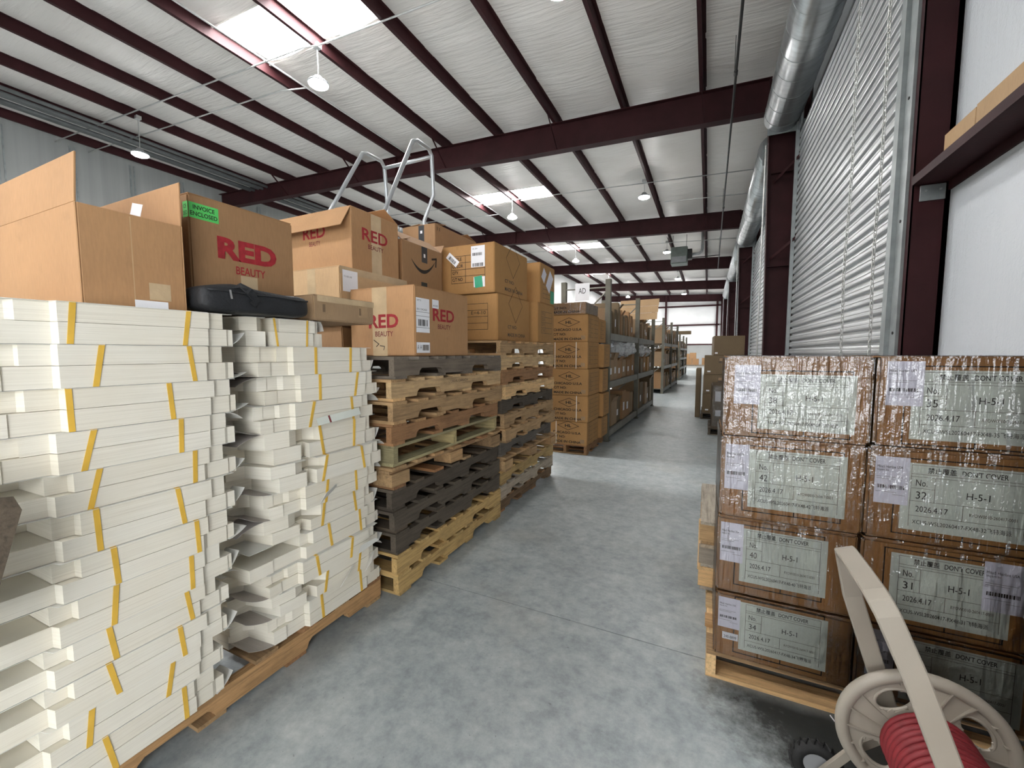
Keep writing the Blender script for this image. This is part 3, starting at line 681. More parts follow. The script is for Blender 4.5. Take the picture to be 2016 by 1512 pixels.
# STYLE / COLOR cartons on the second pallet stack
def table_lines(u0, u1, um, v0, v1, n): return frame(u0, u1, v0, v1) + [(u0, v0 + (v1 - v0) * k / n, u1, v0 + (v1 - v0) * k / n) for k in range(1, n)] + [(um, v0, um, v1)]
def ctno(t, f, s, u, v, w):
    F = FC(t, f); h = w * .55
    segs(t, F, [(u, v + h, u + w / 2, v + 2 * h), (u + w / 2, v + 2 * h, u + w, v + h), (u + w, v + h, u + w / 2, v), (u + w / 2, v, u, v + h)], .005, M['ink'], 'diamond_mark')
t = carton('style_carton', 'golden-brown carton with style and colour table, on top of another', .55, .72, .435, (-1.98, 3.60, 1.925), 0, CB[3])
F = FC(t, '-y'); segs(t, F, table_lines(.105, .455, .255, .10, .34, 4), .004, M['ink'])
for k, s in enumerate(('C/T NO', 'QTY', 'COLOR', 'STYLE')): text(t, F, s, .115, .118 + .06 * k, (.11, .065, .115, .10)[k], .03, M['ink'], bold=.02)
lb = rects(t, F, [(.315, .455, .23, .415)], M['white'], 'shipping_label', .0016); barcode(lb, F, .33, .44, .235, .265, M['ink'], .002); barcode(lb, F, .33, .43, .33, .355, M['ink'], .002); text(lb, F, 'HL 204', .33, .385, .05, .012, M['ink'], e=.002)
lb = rects(t, F, [(.05, .19, .285, .345)], M['white'], 'shipping_label', .0018, (.12, .315), R(-42)); barcode(lb, F, .075, .165, .295, .325, M['ink'], .0022, R(-42), (.12, .315))
lb = rects(t, F, [(.34, .455, .055, .145)], M['white'], 'torn_label', .0016); rects(lb, F, [(.35, .43, .05, .15)], M['dgreen'], 'green_tape', .002, (.39, .10), R(6))
ctno(t, '+x', 0, .23, .175, .30); text(t, FC(t, '+x'), 'CT NO:', .20, .115, .20, .032, M['fade'], bold=.02); text(t, FC(t, '+x'), 'MADE IN CHINA', .20, .04, .40, .035, M['fade'], bold=.02)
t = carton('style_carton', 'golden-brown carton with handwritten note below the style carton', .56, .72, .415, (-1.965, 3.62, 1.505), 0, CB[3])
F = FC(t, '-y'); segs(t, F, table_lines(.20, .46, .20, .10, .33, 4), .004, M['ink']); text(t, F, 'E=4-10', .29, .235, .15, .03, M['ink'])
ctno(t, '+x', 0, .22, .175, .31); text(t, FC(t, '+x'), 'CT NO:', .20, .115, .20, .032, M['fade'], bold=.02); text(t, FC(t, '+x'), 'MADE IN CHINA', .20, .04, .40, .035, M['fade'], bold=.02)
t = carton('style_carton', 'upper carton with two tilted white labels beside the style carton', .46, .45, .42, (-1.85, 4.33, 1.925), 0, CB[3])
F = FC(t, '+x')
for (u, v, w, hh) in ((.06, .23, .10, .13), (.22, .14, .13, .22)): rects(t, F, [(u, u + w, v, v + hh)], M['lilac'], 'shipping_label', .0015, (u + w / 2, v + hh / 2), R(-35))
segs(t, F, table_lines(.08, .40, .20, .06, .20, 3), .004, M['fade']); rects(t, F, [(.31, .43, .02, .16)], M['dgreen'], 'green_tape', .0012)
t = carton('style_carton', 'lower carton with faded table print at the end of the pallets', .46, .50, .415, (-1.84, 4.27, 1.505), 0, CB[3])
F = FC(t, '+x'); segs(t, F, table_lines(.10, .42, .22, .10, .33, 4), .004, M['fade'])
for k, s in enumerate(('C/T NO', 'QTY', 'COLOR', 'STYLE')): text(t, F, s, .11, .115 + .058 * k, .09, .03, M['fade'])

# HL cartons on their pallet
HLZ = [.135, .455, .815, 1.178, 1.543, 1.905, 2.062]
def hl_box(i, x, y, z0, z1, label, front=True, wrap=False, sy=.60):
    sx = .525
    t = carton('hl_carton', label, sx, sy, z1 - z0 - .003, (x, y, z0), rnd.uniform(-.02, .02), CB[3], group='HL cartons stacked on a pallet')
    F = FC(t, '-y')
    if front and not wrap:
        w, h = .30, .12; u, v = .11, .20
        segs(t, F, [(u, v + h / 2, u + w / 2, v + h), (u + w / 2, v + h, u + w, v + h / 2), (u + w, v + h / 2, u + w / 2, v), (u + w / 2, v, u, v + h / 2)], .006, M['ink'], 'diamond_mark')
        text(t, F, 'HL', .215, .24, .09, .04, M['ink'], bold=.03)
        text(t, F, 'CHICAGO U.S.A', .04, .145, .40, .034, M['ink'], bold=.03); text(t, F, 'C/T NO:', .04, .085, .18, .034, M['ink'], bold=.03); text(t, F, 'MADE IN CHINA', .04, .02, .40, .034, M['ink'], bold=.03)
        for u in ((.08,), (.36,), (), (.06, .36), ())[i % 5]: rects(t, F, [(u, u + .012, 0, z1 - z0 - .004)], M['pstrap'], 'strap', .0016)
        rects(t, F, [(.43, .49, .03, .08)], M['tape'], 'tape_patch', .001)
    if wrap:
        text(t, F, 'C/T NO:', .06, .075, .20, .03, M['ink'], bold=.03); text(t, F, 'MADE IN CHINA', .06, .02, .38, .032, M['ink'], bold=.03)
        obj('wrap_film', MB().box(-.266, .266, -.304, .304, .004, z1 - z0 + .002), M['film'], t, bevel=.01)
    G = FC(t, '+x'); H = z1 - z0
    if H > .25:
        for u in ((.05, .32) if sy > .5 else (.05,)): segs(t, G, [(u, .06 + .06 * k, u + .22, .06 + .06 * k) for k in range(5)] + [(u + .09, .06, u + .09, .30)], .004, M['fade'])
        for k, s in enumerate(('C/NO', 'QTY', 'COLOR', 'STYLE')): text(t, G, s, .055, .07 + .06 * k, .07, .03, M['fade'])
    return t
for i in range(5): hl_box(i, -1.70 + rnd.uniform(-.01, .02), 5.70, HLZ[i], HLZ[i + 1], 'brown HL carton, %s from the bottom of the front stack' % ORD[i])
hl_box(9, -1.73, 5.68, HLZ[5], HLZ[6] + .0, 'low film-wrapped carton topping the HL stack', wrap=True)
for i in range(5): hl_box(i, -1.65 + .02 * (i % 2) - .05 * (i > 3), 6.205, HLZ[i], HLZ[i + 1] - .02, 'brown HL carton, %s from the bottom of the rear stack' % ORD[i], front=False, sy=.39)

# ------------------------------------------------------------------ pallets
PH = .1245
def board_mesh(L, w, t, key, cache={}):
    k = (round(L, 3), round(w, 3), round(t, 3))
    if k not in cache: cache[k] = MB().box(-L / 2, L / 2, -w / 2, w / 2, -t / 2, t / 2).mesh('board')
    return cache[k]
def stringer_mesh(L, hh, t, cache={}):
    k = (round(L, 3), round(hh, 3))
    if k not in cache:
        p = [(-L / 2, -hh / 2)]
        for c in (-.29, .29):
            p += [(c * L / 1.22 - .125, -hh / 2), (c * L / 1.22 - .115, -hh / 2 + .026), (c * L / 1.22 - .095, -hh / 2 + .040), (c * L / 1.22 + .095, -hh / 2 + .040), (c * L / 1.22 + .115, -hh / 2 + .026), (c * L / 1.22 + .125, -hh / 2)]
        p += [(L / 2, -hh / 2), (L / 2, hh / 2), (-L / 2, hh / 2)]
        cache[k] = MB().prism(p, -t / 2, t / 2, 'y').mesh('stringer')
    return cache[k]
def pallet(label, loc, rz, mat, L=1.30, W=1.0, H=PH, style='stringer', mat2=None, group=None, broken=False):
    """stringers along local Y, deck boards along local X; base centre at loc"""
    r = random.Random(label); t = thing('wooden_pallet', label, 'pallet', loc, rz, group)
    m2 = mat2 or mat; tb = .017; hs = H - 2 * tb
    if style == 'stringer':
        for x in (-W / 2 + .019, 0, W / 2 - .019):
            obj('stringer', stringer_mesh(L, hs, .038), mat, t, (x, 0, H / 2), (0, 0, R(90)))
    else:
        for x in (-W / 2 + .07, 0, W / 2 - .07):
            for y in (-L / 2 + .075, 0, L / 2 - .075):
                obj('block', board_mesh(.15, .14, hs - .018, 'b'), mat, t, (x, y, H / 2 - .009), (0, 0, R(90)))
            obj('stringer_board', board_mesh(L, .10, .017, 's'), mat, t, (x, 0, H - tb - .0085), (0, 0, R(90)))
    ys = [-L / 2 + .06] + [-L / 2 + .06 + (L - .12) * k / 6 for k in range(1, 6)] + [L / 2 - .06]
    for k, y in enumerate(ys):
        w = (.12 if k in (0, 6) else r.choice((.088, .088, .10)))
        if broken and k == 2: continue
        obj('deck_board', board_mesh(W + r.choice((0, .006)), w, tb, 'd'), r.choice((mat, m2)), t, (r.uniform(-.004, .004), y + r.uniform(-.008, .008), H - tb / 2), (0, 0, r.uniform(-.008, .008)))
    for y in (-L / 2 + .06, -L / 4 * .2 - .14, .14, L / 2 - .06):
        obj('bottom_board', board_mesh(W, .10, tb, 'd'), r.choice((mat, m2)), t, (r.uniform(-.004, .004), y, tb / 2), (0, 0, r.uniform(-.006, .006)))
    return t
# under the white bundles
pallet('orange-brown pallet under the white board bundles', (-2.16, 1.045, 0), 0, WD['tan'], 1.36, 1.02, .125, mat2=WD['orange'])
# first stack, top to bottom
SA = ['grey', 'pale', 'tan', 'orange', 'open', 'block', 'dark', 'dark', 'dark', 'yellow', 'yellow']
n = len(SA)
for i, s in enumerate(SA):
    lab = '%s pallet in the pallet stack nearest the white bundles, %s from the top' % ({'grey': 'weathered grey', 'pale': 'pale stencilled', 'tan': 'tan', 'orange': 'orange-brown', 'open': 'greenish open-sided', 'block': 'tan block-style', 'dark': 'dark weathered', 'yellow': 'pale yellow'}[s], ORD[i])
    z = (n - 1 - i) * PH + .0004 * (n - i)
    x = -2.06 + rnd.uniform(-.022, .022); y = 2.405 + rnd.uniform(-.012, .012); rz = rnd.uniform(-.012, .012)
    if s == 'open': pallet(lab, (x - .10, y, z), R(90) + rz, WD['green'], 1.18, 1.26, mat2=WD['ash'])
    elif s == 'block': pallet(lab, (x, y, z), rz, WD['tan'], style='block', mat2=WD['orange'])
    else:
        t = pallet(lab, (x, y, z), rz, WD[s], mat2=WD['tan'] if s in ('pale', 'orange') else None)
        if i == 1:
            F = (Vector((.5, -.65, 0)), Vector((0, 1, 0)), Vector((0, 0, 1)), Vector((1, 0, 0)))
            text(t, F, "L'OREAL CANADA", .55, .072, .24, .018, M['fade'], e=.0015)
SB = ['tan', 'pale', 'orange', 'pale', 'dark', 'tan', 'tan', 'grey', 'block', 'yellow', 'ash', 'brown']
n = len(SB)
for i, s in enumerate(SB):
    lab = '%s pallet in the second pallet stack along the aisle, %s from the top' % ({'tan': 'tan', 'pale': 'pale', 'orange': 'orange-brown', 'dark': 'dark', 'grey': 'grey', 'block': 'block-style', 'yellow': 'yellowish', 'ash': 'whitened', 'brown': 'reddish-brown'}[s], ORD[i])
    z = (n - 1 - i) * PH + .0004 * (n - i)
    x = -2.06 + rnd.uniform(-.03, .03); y = 3.735 + rnd.uniform(-.015, .015); rz = rnd.uniform(-.02, .02)
    pallet(lab, (x, y, z), rz, WD[s if s != 'block' else 'tan'], 1.27, style='block' if s == 'block' else 'stringer', mat2=WD['orange'] if s == 'brown' else None)
pallet('orange pallet under the HL cartons', (-1.76, 5.91, 0), 0, WD['orange'], 0.98, .62, .132, mat2=WD['tan'])

# ------------------------------------------------------------------ white board bundles
def bundle(label, y0, z0, h, xf_, rz, group, kind, strap, far_flap, near_flap, slant):
    r = random.Random(label)
    t = thing('board_bundle', label, 'cardboard bundle', (xf_, y0, z0), rz, group)
    jt = lambda a: r.uniform(-a, a)
    hu = h * (.5 + jt(.04)); e = jt(.012)
    if kind == 'deep':
        up = [(0, .29 + e), (-.001, .45), (0, .635 + jt(.012)), (-.014, .64), (-.014, .69 + jt(.012)), (-.40, .695), (-.40, 0), (-.20, 0), (-.19, .235 + e), (-.03, .24 + e), (-.028, .285 + e)]
        lo = [(.001, .25 + e), (0, .45), (.001, .625 + jt(.015)), (-.013, .63), (-.013, .70 + jt(.012)), (-.019, .703), (-.018, .725 + jt(.008)), (-.40, .73), (-.40, 0), (-.03 + jt(.01), 0), (-.028, .10), (-.034, .102), (-.028, .243 + e)]
    elif kind == 'notch':
        up = [(-.002, .36 + e), (-.002, .64 + jt(.01)), (-.016, .645), (-.016, .685 + jt(.012)), (-.40, .69), (-.40, 0), (-.17, 0), (-.16, .07), (-.03, .10), (-.012, .20), (-.03, .245), (-.075, .25), (-.085, .32), (-.04, .345)]
        lo = [(0, .30 + e), (0, .63 + jt(.01)), (-.014, .635), (-.014, .70 + jt(.01)), (-.02, .703), (-.02, .725), (-.40, .73), (-.40, 0), (-.18, 0), (-.18, .11), (-.02, .13), (-.005, .25), (-.05, .26), (-.05, .295)]
    else:
        up = [(0, .25 + e), (-.001, .45), (0, .635 + jt(.012)), (-.014, .64), (-.014, .69 + jt(.012)), (-.40, .695), (-.40, 0), (-.17, 0), (-.165, .05), (-.13, .078), (-.05, .085), (-.046, .125), (-.050, .128), (-.046, .185 + jt(.02)), (-.032, .19), (-.030, .245 + e)]
        lo = [(.001, .25 + e), (0, .45), (.001, .625 + jt(.015)), (-.013, .63), (-.013, .70 + jt(.012)), (-.019, .703), (-.018, .725 + jt(.008)), (-.40, .73), (-.40, 0), (-.185, 0), (-.18, .085), (-.03 + jt(.01), .10), (-.025, .155), (-.030, .157), (-.026, .243 + e)]
    obj('lower_layer', MB().prism(lo, 0, h - hu - .0012, 'z'), M['board'], t)
    obj('upper_layer', MB().prism(up, h - hu, h - .0018, 'z'), M['board'], t)
    sp = [(p[0] + .003, p[1]) for p in lo]
    obj('cover_sheet', MB().prism(sp, h - .0016, h - .0004, 'z'), M['bsheet'], t)
    for k, sy in enumerate(strap):
        sl = slant[k % len(slant)]; w = .0135; sx = .0026
        yb_, yt_ = sy - sl / 2, sy + sl / 2
        sb = MB().add([(.0005, yb_ - w / 2, 0), (.0005, yb_ + w / 2, 0), (.0005, yt_ + w / 2, h), (.0005, yt_ - w / 2, h), (sx, yb_ - w / 2, 0), (sx, yb_ + w / 2, 0), (sx, yt_ + w / 2, h), (sx, yt_ - w / 2, h)],
                      [(3, 2, 1, 0), (4, 5, 6, 7), (0, 1, 5, 4), (1, 2, 6, 5), (2, 3, 7, 6), (3, 0, 4, 7)])
        sb.box(-.40, sx, yt_ - w / 2, yt_ + w / 2, h - .0004, h + .0008)
        obj('strap', sb, M['strap'], t)
    def curl(ya, length, lift, x0, x1, z, sgn, name='loose_flap', mt='bsheet'):
        n = 8; vs = []
        for i in range(n + 1):
            s = i / n; yy = ya + sgn * length * s; zz = z + lift * s * s
            xa = x0 - .02 * s; xb = x1 + .05 * s * (1 - .3 * s)
            vs += [(xa, yy, zz), (xb, yy, zz + .006 * math.sin(s * 5)), (xa, yy, zz - .0012), (xb, yy, zz - .0012 + .006 * math.sin(s * 5))]
        fs = []
        for i in range(n):
            a = i * 4; b = a + 4
            fs += [(a, a + 1, b + 1, b), (a + 2, b + 2, b + 3, a + 3), (a, b, b + 2, a + 2), (a + 1, a + 3, b + 3, b + 1)]
        fs += [(0, 2, 3, 1), (n * 4, n * 4 + 1, n * 4 + 3, n * 4 + 2)]
        obj(name, MB().add(vs, fs), M[mt], t, smooth=False)
    if far_flap:
        curl(.70, .055 + .025 * r.random(), far_flap, -.004 - .012 * r.random(), -.15, .003 if far_flap > 0 else h - .002, 1)
    if near_flap:
        curl(.10, .10, near_flap, -.03, -.30, .004 if near_flap > 0 else h - .002, -1, mt='bgrey')
    return t
# near stack
zb = [.126, .248, .359, .470, .580, .702, .819, .947, 1.062, 1.178, 1.301, 1.423, 1.540]
zs = .1262; nb = len(zb) - 1
for i in range(nb):
    k = nb - 1 - i
    st = [(.35, .55), (.30, .50), (.34, .52), (.34, .545), (.335, .54), (.33, .55), (.29, .50), (.28, .54), (.27, .50), (.22, .46), (.29, .53), (.24, .52)][i]
    bundle('white board bundle in the nearest stack, %s from the bottom' % ORD[i], .238 + (-.10 + .011 * i if i < 9 else 0) + rnd.uniform(-.008, .008), zb[i], zb[i + 1] - zb[i] - .0006, -1.595 + rnd.uniform(-.008, .006) , rnd.uniform(-.012, .012), 'strapped white board bundles', 'deep' if i < 8 else 'plain',
           [s + .045 for s in st], rnd.choice((.035, .05, -.03, .02)), 0, (rnd.uniform(-.03, .03), rnd.uniform(-.02, .02)))
# second stack
zb2 = [.126, .25, .352, .455, .575, .690, .80, .92, 1.062, 1.178, 1.300, 1.425, 1.545]
kinds = ['plain', 'notch', 'plain', 'deep', 'notch', 'plain', 'notch', 'notch', 'plain', 'plain', 'plain', 'notch']
for i in range(len(zb2) - 1):
    bo = bundle('white board bundle in the stack beside the pallets, %s from the bottom' % ORD[i], (.985 if i < 11 else .99) + rnd.uniform(-.02, .02), zb2[i], zb2[i + 1] - zb2[i] - .0006, (-1.62 if i < 11 else -1.66) + rnd.uniform(-.02, .012), rnd.uniform(-.035, .035), 'strapped white board bundles', kinds[i],
           [.35 + rnd.uniform(-.03, .03), .55 + rnd.uniform(-.03, .03)], rnd.choice((.04, -.04, .025, .055)), rnd.choice((0, .03, -.035, .04)) if i < 11 else 0, (rnd.uniform(-.03, .03), rnd.uniform(-.02, .03)))
    if i == 11: bo.scale = (1, .60, 1)
# torn sheets poking out of the lower bundles
for k, (y, z, a) in enumerate(((1.40, .245, 20), (1.52, .36, -25), (1.30, .70, 10), (1.56, .245, 30))):
    o = obj('paper_scrap', MB().prism([(0, 0), (.12, .01), (.10, .05), (.02, .065)], -.0008, .0008, 'y'), M['bsheet'], None, (-1.60, y, z), (R(35), R(-20), R(90 + a)))
    tag(o, 'bent white sheet poking from the stack beside the pallets, %s of four' % ORD[k], 'paper')
o = obj('printed_sheet', MB().box(-.002, 0, -.12, .14, 0, .035), M['sheet'], None, (-1.592, 1.42, 1.075), (R(4), R(-20), 0)); tag(o, 'printed sheet with a dark red mark between white bundles', 'paper')
obj('print_mark', MB().box(0, .0006, -.055, -.045, 0, .034), M['dred'], o)
# leaning brown sheet at the left edge
o = obj('cardboard_sheet', MB().prism([(-.5, -.30), (-.035, -.29), (.055, .0), (.045, .035), (-.5, .12)], -.003, .003, 'x'), WD['dark'], None, (-1.45, .305, 1.03), (0, R(-8), 0)); tag(o, 'dark brown cardboard sheet leaning at the left edge', 'cardboard')
# black soft case
def soft_case():
    t = thing('black_bag', 'black soft nylon case lying on the white bundles', 'bag', (-1.668, 1.072, 1.546), R(-.5))
    sx, sy, sz = .14, .435, .092; nx, ny = 10, 16; V = []; Fz = []
    def P(u, v, w):
        # rounded box by superellipse
        p = Vector((u, v, w)); m = (abs(u) ** 7 + abs(v) ** 7 + abs(w) ** 5) ** (1 / 6.2); p = p / max(m, 1e-6)
        q = Vector((p.x * sx / 2, p.y * sy / 2, (p.z * .5 + .5) * sz))
        q.z += (.016 * max(0, p.z) * math.exp(-((q.y + .09) / .07) ** 2)) + .004 * mnoise.noise(Vector((q.x * 14, q.y * 14, q.z * 20)))
        return q
    bm = bmesh.new(); bmesh.ops.create_cube(bm, size=2); bmesh.ops.subdivide_edges(bm, edges=bm.edges, cuts=11, use_grid_fill=True)
    for v in bm.verts: v.co = P(*v.co)
    zmin = min(v.co.z for v in bm.verts)
    for v in bm.verts: v.co.z -= zmin
    me = bpy.data.meshes.new('shell'); bm.to_mesh(me); bm.free()
    for p in me.polygons: p.use_smooth = True
    obj('shell', me, M['bag'], t)
    obj('piping', MB().tube([(.070, y, .076 + .002 * math.sin(y * 30)) for y in [-.20 + .05 * k for k in range(9)]], .004, 6), M['bag'], t, smooth=True)
    obj('handle', MB().sweep([(.05, -.11, .094), (.075, -.09, .104), (.082, -.06, .085), (.080, -.035, .055), (.078, -.05, .035)], .03, .004, (0, 1, .3)), M['bag'], t)
    obj('zip_pull', MB().sweep([(.078, -.128, .082), (.081, -.125, .05)], .006, .003, (0, 1, 0)), M['zip'], t)
soft_case()

# ------------------------------------------------------------------ rolling ladder behind the cartons
def ladder():
    t = thing('rolling_ladder', 'grey tubular rolling ladder rising behind the cartons', 'ladder', (-2.6, 3.4, 0))
    def loc(p): return Vector(p) - Vector((-2.6, 3.4, 0))
    r = .017
    A = [(-3.35, 1.55, 1.75), (-2.83, 2.57, 2.67), (-2.715, 2.755, 3.09), (-2.70, 2.79, 3.10), (-2.69, 2.95, 3.10), (-2.69, 2.99, 3.06), (-2.68, 3.02, 2.6), (-2.68, 3.02, .1)]
    B = [(-2.70, 1.55, 1.2), (-2.30, 2.55, 2.5), (-2.195, 2.775, 3.09), (-2.185, 2.81, 3.11), (-2.186, 2.97, 3.11), (-2.186, 3.01, 3.07), (-2.186, 3.03, 2.75), (-2.29, 3.03, 2.55), (-2.30, 3.03, .1)]
    A[0] = (-2.83 + (-2.83 + 2.715) * 1.6, 2.57 - .19 * 1.6, 2.67 - .42 * 1.6)
    B[0] = (-2.30 - .1 * 1.2, 2.55 - .23 * 1.2, 2.5 - .55 * 1.2)
    K = 1.27
    def up(p): return (p[0] * K, p[1] * K, CAMH + (p[2] - CAMH) * K)
    for P_ in (A, B):
        Q = [up(p) for p in P_[:-1]]; Q.append((Q[-1][0], Q[-1][1], .05))
        obj('handrail', MB().tube([loc(p) for p in Q], r * K, 10), M['tubest'], t, smooth=True)
    obj('cross_rail', MB().tube([loc(up((-2.69, 2.985, 3.05))), loc(up((-2.186, 3.005, 3.06)))], r * K * .9, 10), M['tubest'], t, smooth=True)
    gr = MB()
    for k in range(16): gr.box(-3.62, -2.92, 3.80 - .6 + k * .04, 3.812 - .6 + k * .04, 2.66, 2.69)
    for k in range(11): gr.box(-3.62 + k * .062, -3.61 + k * .062, 3.2, 3.84, 2.665, 2.685)
    gr.box(-3.64, -2.91, 3.82, 3.85, 2.62, 2.76)
    obj('platform', gr.xf(Matrix.Translation((2.6, -3.4, 0))), M['galv'], t)
    for k in range(9):
        z = .28 + k * .265
        obj('step', MB().box(-1.0, -.36, -1.9 + k * .185, -1.72 + k * .185, z, z + .03), M['galv'], t)
    for sx in (-1.02, -.34): obj('side_rail', MB().tube([(sx, -2.0, .05), (sx, -.2, 2.66)], .02, 8), M['tubest'], t)
ladder()
# ------------------------------------------------------------------ racks
def rack(label, loc, rz, bays, depth, H, levels):
    t = thing('storage_rack', label, 'rack', loc, rz)
    ys = [0]
    for b in bays: ys.append(ys[-1] + b)
    for y in ys:
        for x in (0, -depth):
            u = obj('upright', MB().box(x - .04, x + .04, y - .006, y + .006, 0, H).box(x - .04, x - .034, y, y + .07, 0, H).box(x + .034, x + .04, y, y + .07, 0, H), M['rackst'], t)
            obj('foot_plate', MB().box(x - .06, x + .06, y - .05, y + .1, 0, .006), M['rackst'], u)
        for k in range(3):
            z = .25 + k * (H - .4) / 3
            obj('brace', MB().tube([(-depth, y + .03, z), (0, y + .03, z + (H - .4) / 3)], .012, 6), M['rackbr'], t)
        obj('frame_tie', MB().tube([(-depth, y + .03, H - .12), (0, y + .03, H - .12)], .012, 6), M['rackbr'], t)
    for i in range(len(bays)):
        for z in levels:
            for x in (.01, -depth - .01): obj('beam', MB().box(x - .022, x + .022, ys[i] + .01, ys[i + 1] - .01, z - .11, z), M['rackbr'], t, bevel=.006)
            obj('shelf_deck', MB().box(-depth + .02, -.02, ys[i] + .02, ys[i + 1] - .02, z - .02, z - .002), CB[5] if z > .3 else M['rackst'], t)
    return t
RZ1 = R(-1.3)
def rp(loc, rz, x, y, z): return (loc[0] + x * math.cos(rz) - y * math.sin(rz), loc[1] + x * math.sin(rz) + y * math.cos(rz), loc[2] + z)
L1 = (-1.42, 6.44, 0)
rack('near grey storage rack full of cartons and plastic bags', L1, RZ1, (2.55, 2.30), .72, 2.52, (.16, .94, 1.70))
def fill(loc, rz, z, ys, depth, hr, wr, what, group, mats, openp=.5, seed=1):
    r = random.Random(seed); y = ys[0]; i = 0
    while y < ys[1] - wr[0]:
        w = min(r.uniform(*wr), ys[1] - y); hh = r.uniform(*hr); d = r.uniform(depth * .75, depth * .95); x0 = r.uniform(-.05, .02)
        top = 'closed' if r.random() > openp else {'+x': (r.uniform(-20, 60), .10), '-x': (-15, .10), '-y': (r.uniform(-14, -3), .10), '+y': (r.uniform(-14, -3), .10)}
        n_ = ORD[i] if i < 16 else 'last'
        t = carton('shelf_carton', '%s, %s from the near end' % (what, n_), d, w - .012, hh, rp(loc, rz, x0 - d / 2, y + w / 2, z + .002), rz, r.choice(mats), group, top=top, bev=.004)
        F = FC(t, '+x')
        if r.random() < .5: rects(t, F, [(w * .2, w * .55, hh * .3, hh * .6)], M['white'], 'label', .001)
        else: rects(t, F, [(w * .42, w * .52, 0, hh)], M['ctape'], 'packing_tape', .001)
        y += w; i += 1
fill(L1, RZ1, 1.70, (.085, 2.48), .70, (.28, .48), (.14, .24), 'brown carton on the top shelf of the near rack', 'cartons on the top shelf of the near rack', [CB[5], CB[1], CB[4]], .6, 3)
fill(L1, RZ1, 1.70, (2.635, 4.78), .70, (.28, .40), (.16, .3), 'brown carton, near rack second bay top shelf', 'cartons on the top shelf of the near rack', [CB[5], CB[4], CB[1]], .3, 4)
fill(L1, RZ1, .94, (.08, 2.48), .68, (.28, .36), (.26, .36), 'brown carton on the middle shelf of the near rack', 'cartons on the middle shelf of the near rack', [CB[3], CB[1], CB[5]], .4, 5)
fill(L1, RZ1, .94, (2.635, 4.78), .68, (.28, .36), (.28, .4), 'brown carton, near rack second bay middle shelf', 'cartons on the middle shelf of the near rack', [CB[3], CB[1], CB[4]], .4, 6)
fill(L1, RZ1, .16, (.08, 2.48), .68, (.35, .56), (.3, .45), 'dull carton on the bottom shelf of the near rack', 'cartons on the bottom shelf of the near rack', [CB[5], CB[1], CB[4]], .5, 7)
fill(L1, RZ1, .16, (2.635, 4.78), .68, (.35, .6), (.3, .45), 'dull carton, near rack second bay bottom shelf', 'cartons on the bottom shelf of the near rack', [CB[5], CB[4]], .3, 8)
L2 = (-1.38, 14.75, 0); RZ2 = R(-1.6)
rack('second grey storage rack farther down the aisle', L2, RZ2, (2.4, 2.4), .85, 2.55, (.16, .94, 1.72))
for k, z in enumerate((.16, .94, 1.72)):
    for b in range(2):
        fill(L2, RZ2, z, (.08 + 2.4 * b, 2.35 + 2.4 * b), .80, (.35, .52), (.25, .42), 'brown carton, second rack %s shelf %s bay' % (('bottom', 'middle', 'top')[k], ('near', 'far')[b]), 'cartons on the second rack', [CB[5], CB[4], CB[1]], .4, 20 + k * 2 + b)
t = carton('shelf_carton', 'tan carton in the second rack facing the aisle end', .62, .5, .45, rp(L2, RZ2, -.45, -.32 + .1, 1.73), RZ2, CB[0]) if False else None
L3 = (-1.30, 22.3, 0)
rack('dark storage rack far along the aisle with protruding cartons', L3, R(-1), (2.5, 2.5), .9, 2.3, (.12, .62, 1.12, 1.62))
for k, z in enumerate((.12, .62, 1.12, 1.62)):
    for b in range(2):
        fill(L3, R(-1), z, (.08 + 2.5 * b, 2.45 + 2.5 * b), 1.15, (.25, .38), (.45, .7), 'dark carton, far rack level %s %s bay' % (('one', 'two', 'three', 'four')[k], ('near', 'far')[b]), 'cartons on the far rack', [CB[4], CB[4], CB[1]], .2, 40 + k * 2 + b)
carton('shelf_carton', 'long carton lying across the top of the far rack', 1.1, .5, .16, (-1.35, 22.6, 2.30), R(3), CB[4])
# big folded sheet on the near rack, AD sign, bags
t = thing('cardboard_sheet', 'large creased cardboard sheet leaning on top of the near rack', 'cardboard', (-1.35, 9.6, 2.12), R(-8))
for k, (y, a) in enumerate(((0, 0), (0, 0), (0, 0))):
    obj('panel', MB().box(-.55, .32, -.003, .003, k * .16, k * .16 + .152), CB[2], t, (0, k * .035, 0), (R(-12), 0, 0))
s = thing('paper_sign', 'white AD sign hung between the near rack posts', 'sign', (-1.82, 6.42, 2.21))
obj('paper', MB().box(-.115, .115, -.001, .001, 0, .27), M['white'], s); text(s, (Vector((-.115, -.001, 0)), Vector((1, 0, 0)), Vector((0, 0, 1)), Vector((0, -1, 0))), 'AD', .055, .11, .115, .085, M['ink'])
def blob(name, label, cat, loc, s, mat, seed, group=None, cr=.35):
    bm = bmesh.new(); bmesh.ops.create_icosphere(bm, subdivisions=4, radius=1)
    for v in bm.verts:
        p = v.co.copy(); n1 = mnoise.noise(p * 1.6 + Vector((seed, 0, 0))); n2 = abs(mnoise.noise(p * 4.2 + Vector((0, seed, 0))))
        k = 1 + cr * n1 - cr * .8 * n2; v.co = Vector((p.x * s[0], p.y * s[1], max(p.z, -.75) * s[2])) * k
    zmin = min(v.co.z for v in bm.verts)
    for v in bm.verts: v.co.z -= zmin
    me = bpy.data.meshes.new(name); bm.to_mesh(me); bm.free()
    return tag(obj(name, me, mat, None, loc, (0, 0, .3 * math.sin(seed * 5))), label, cat, group)
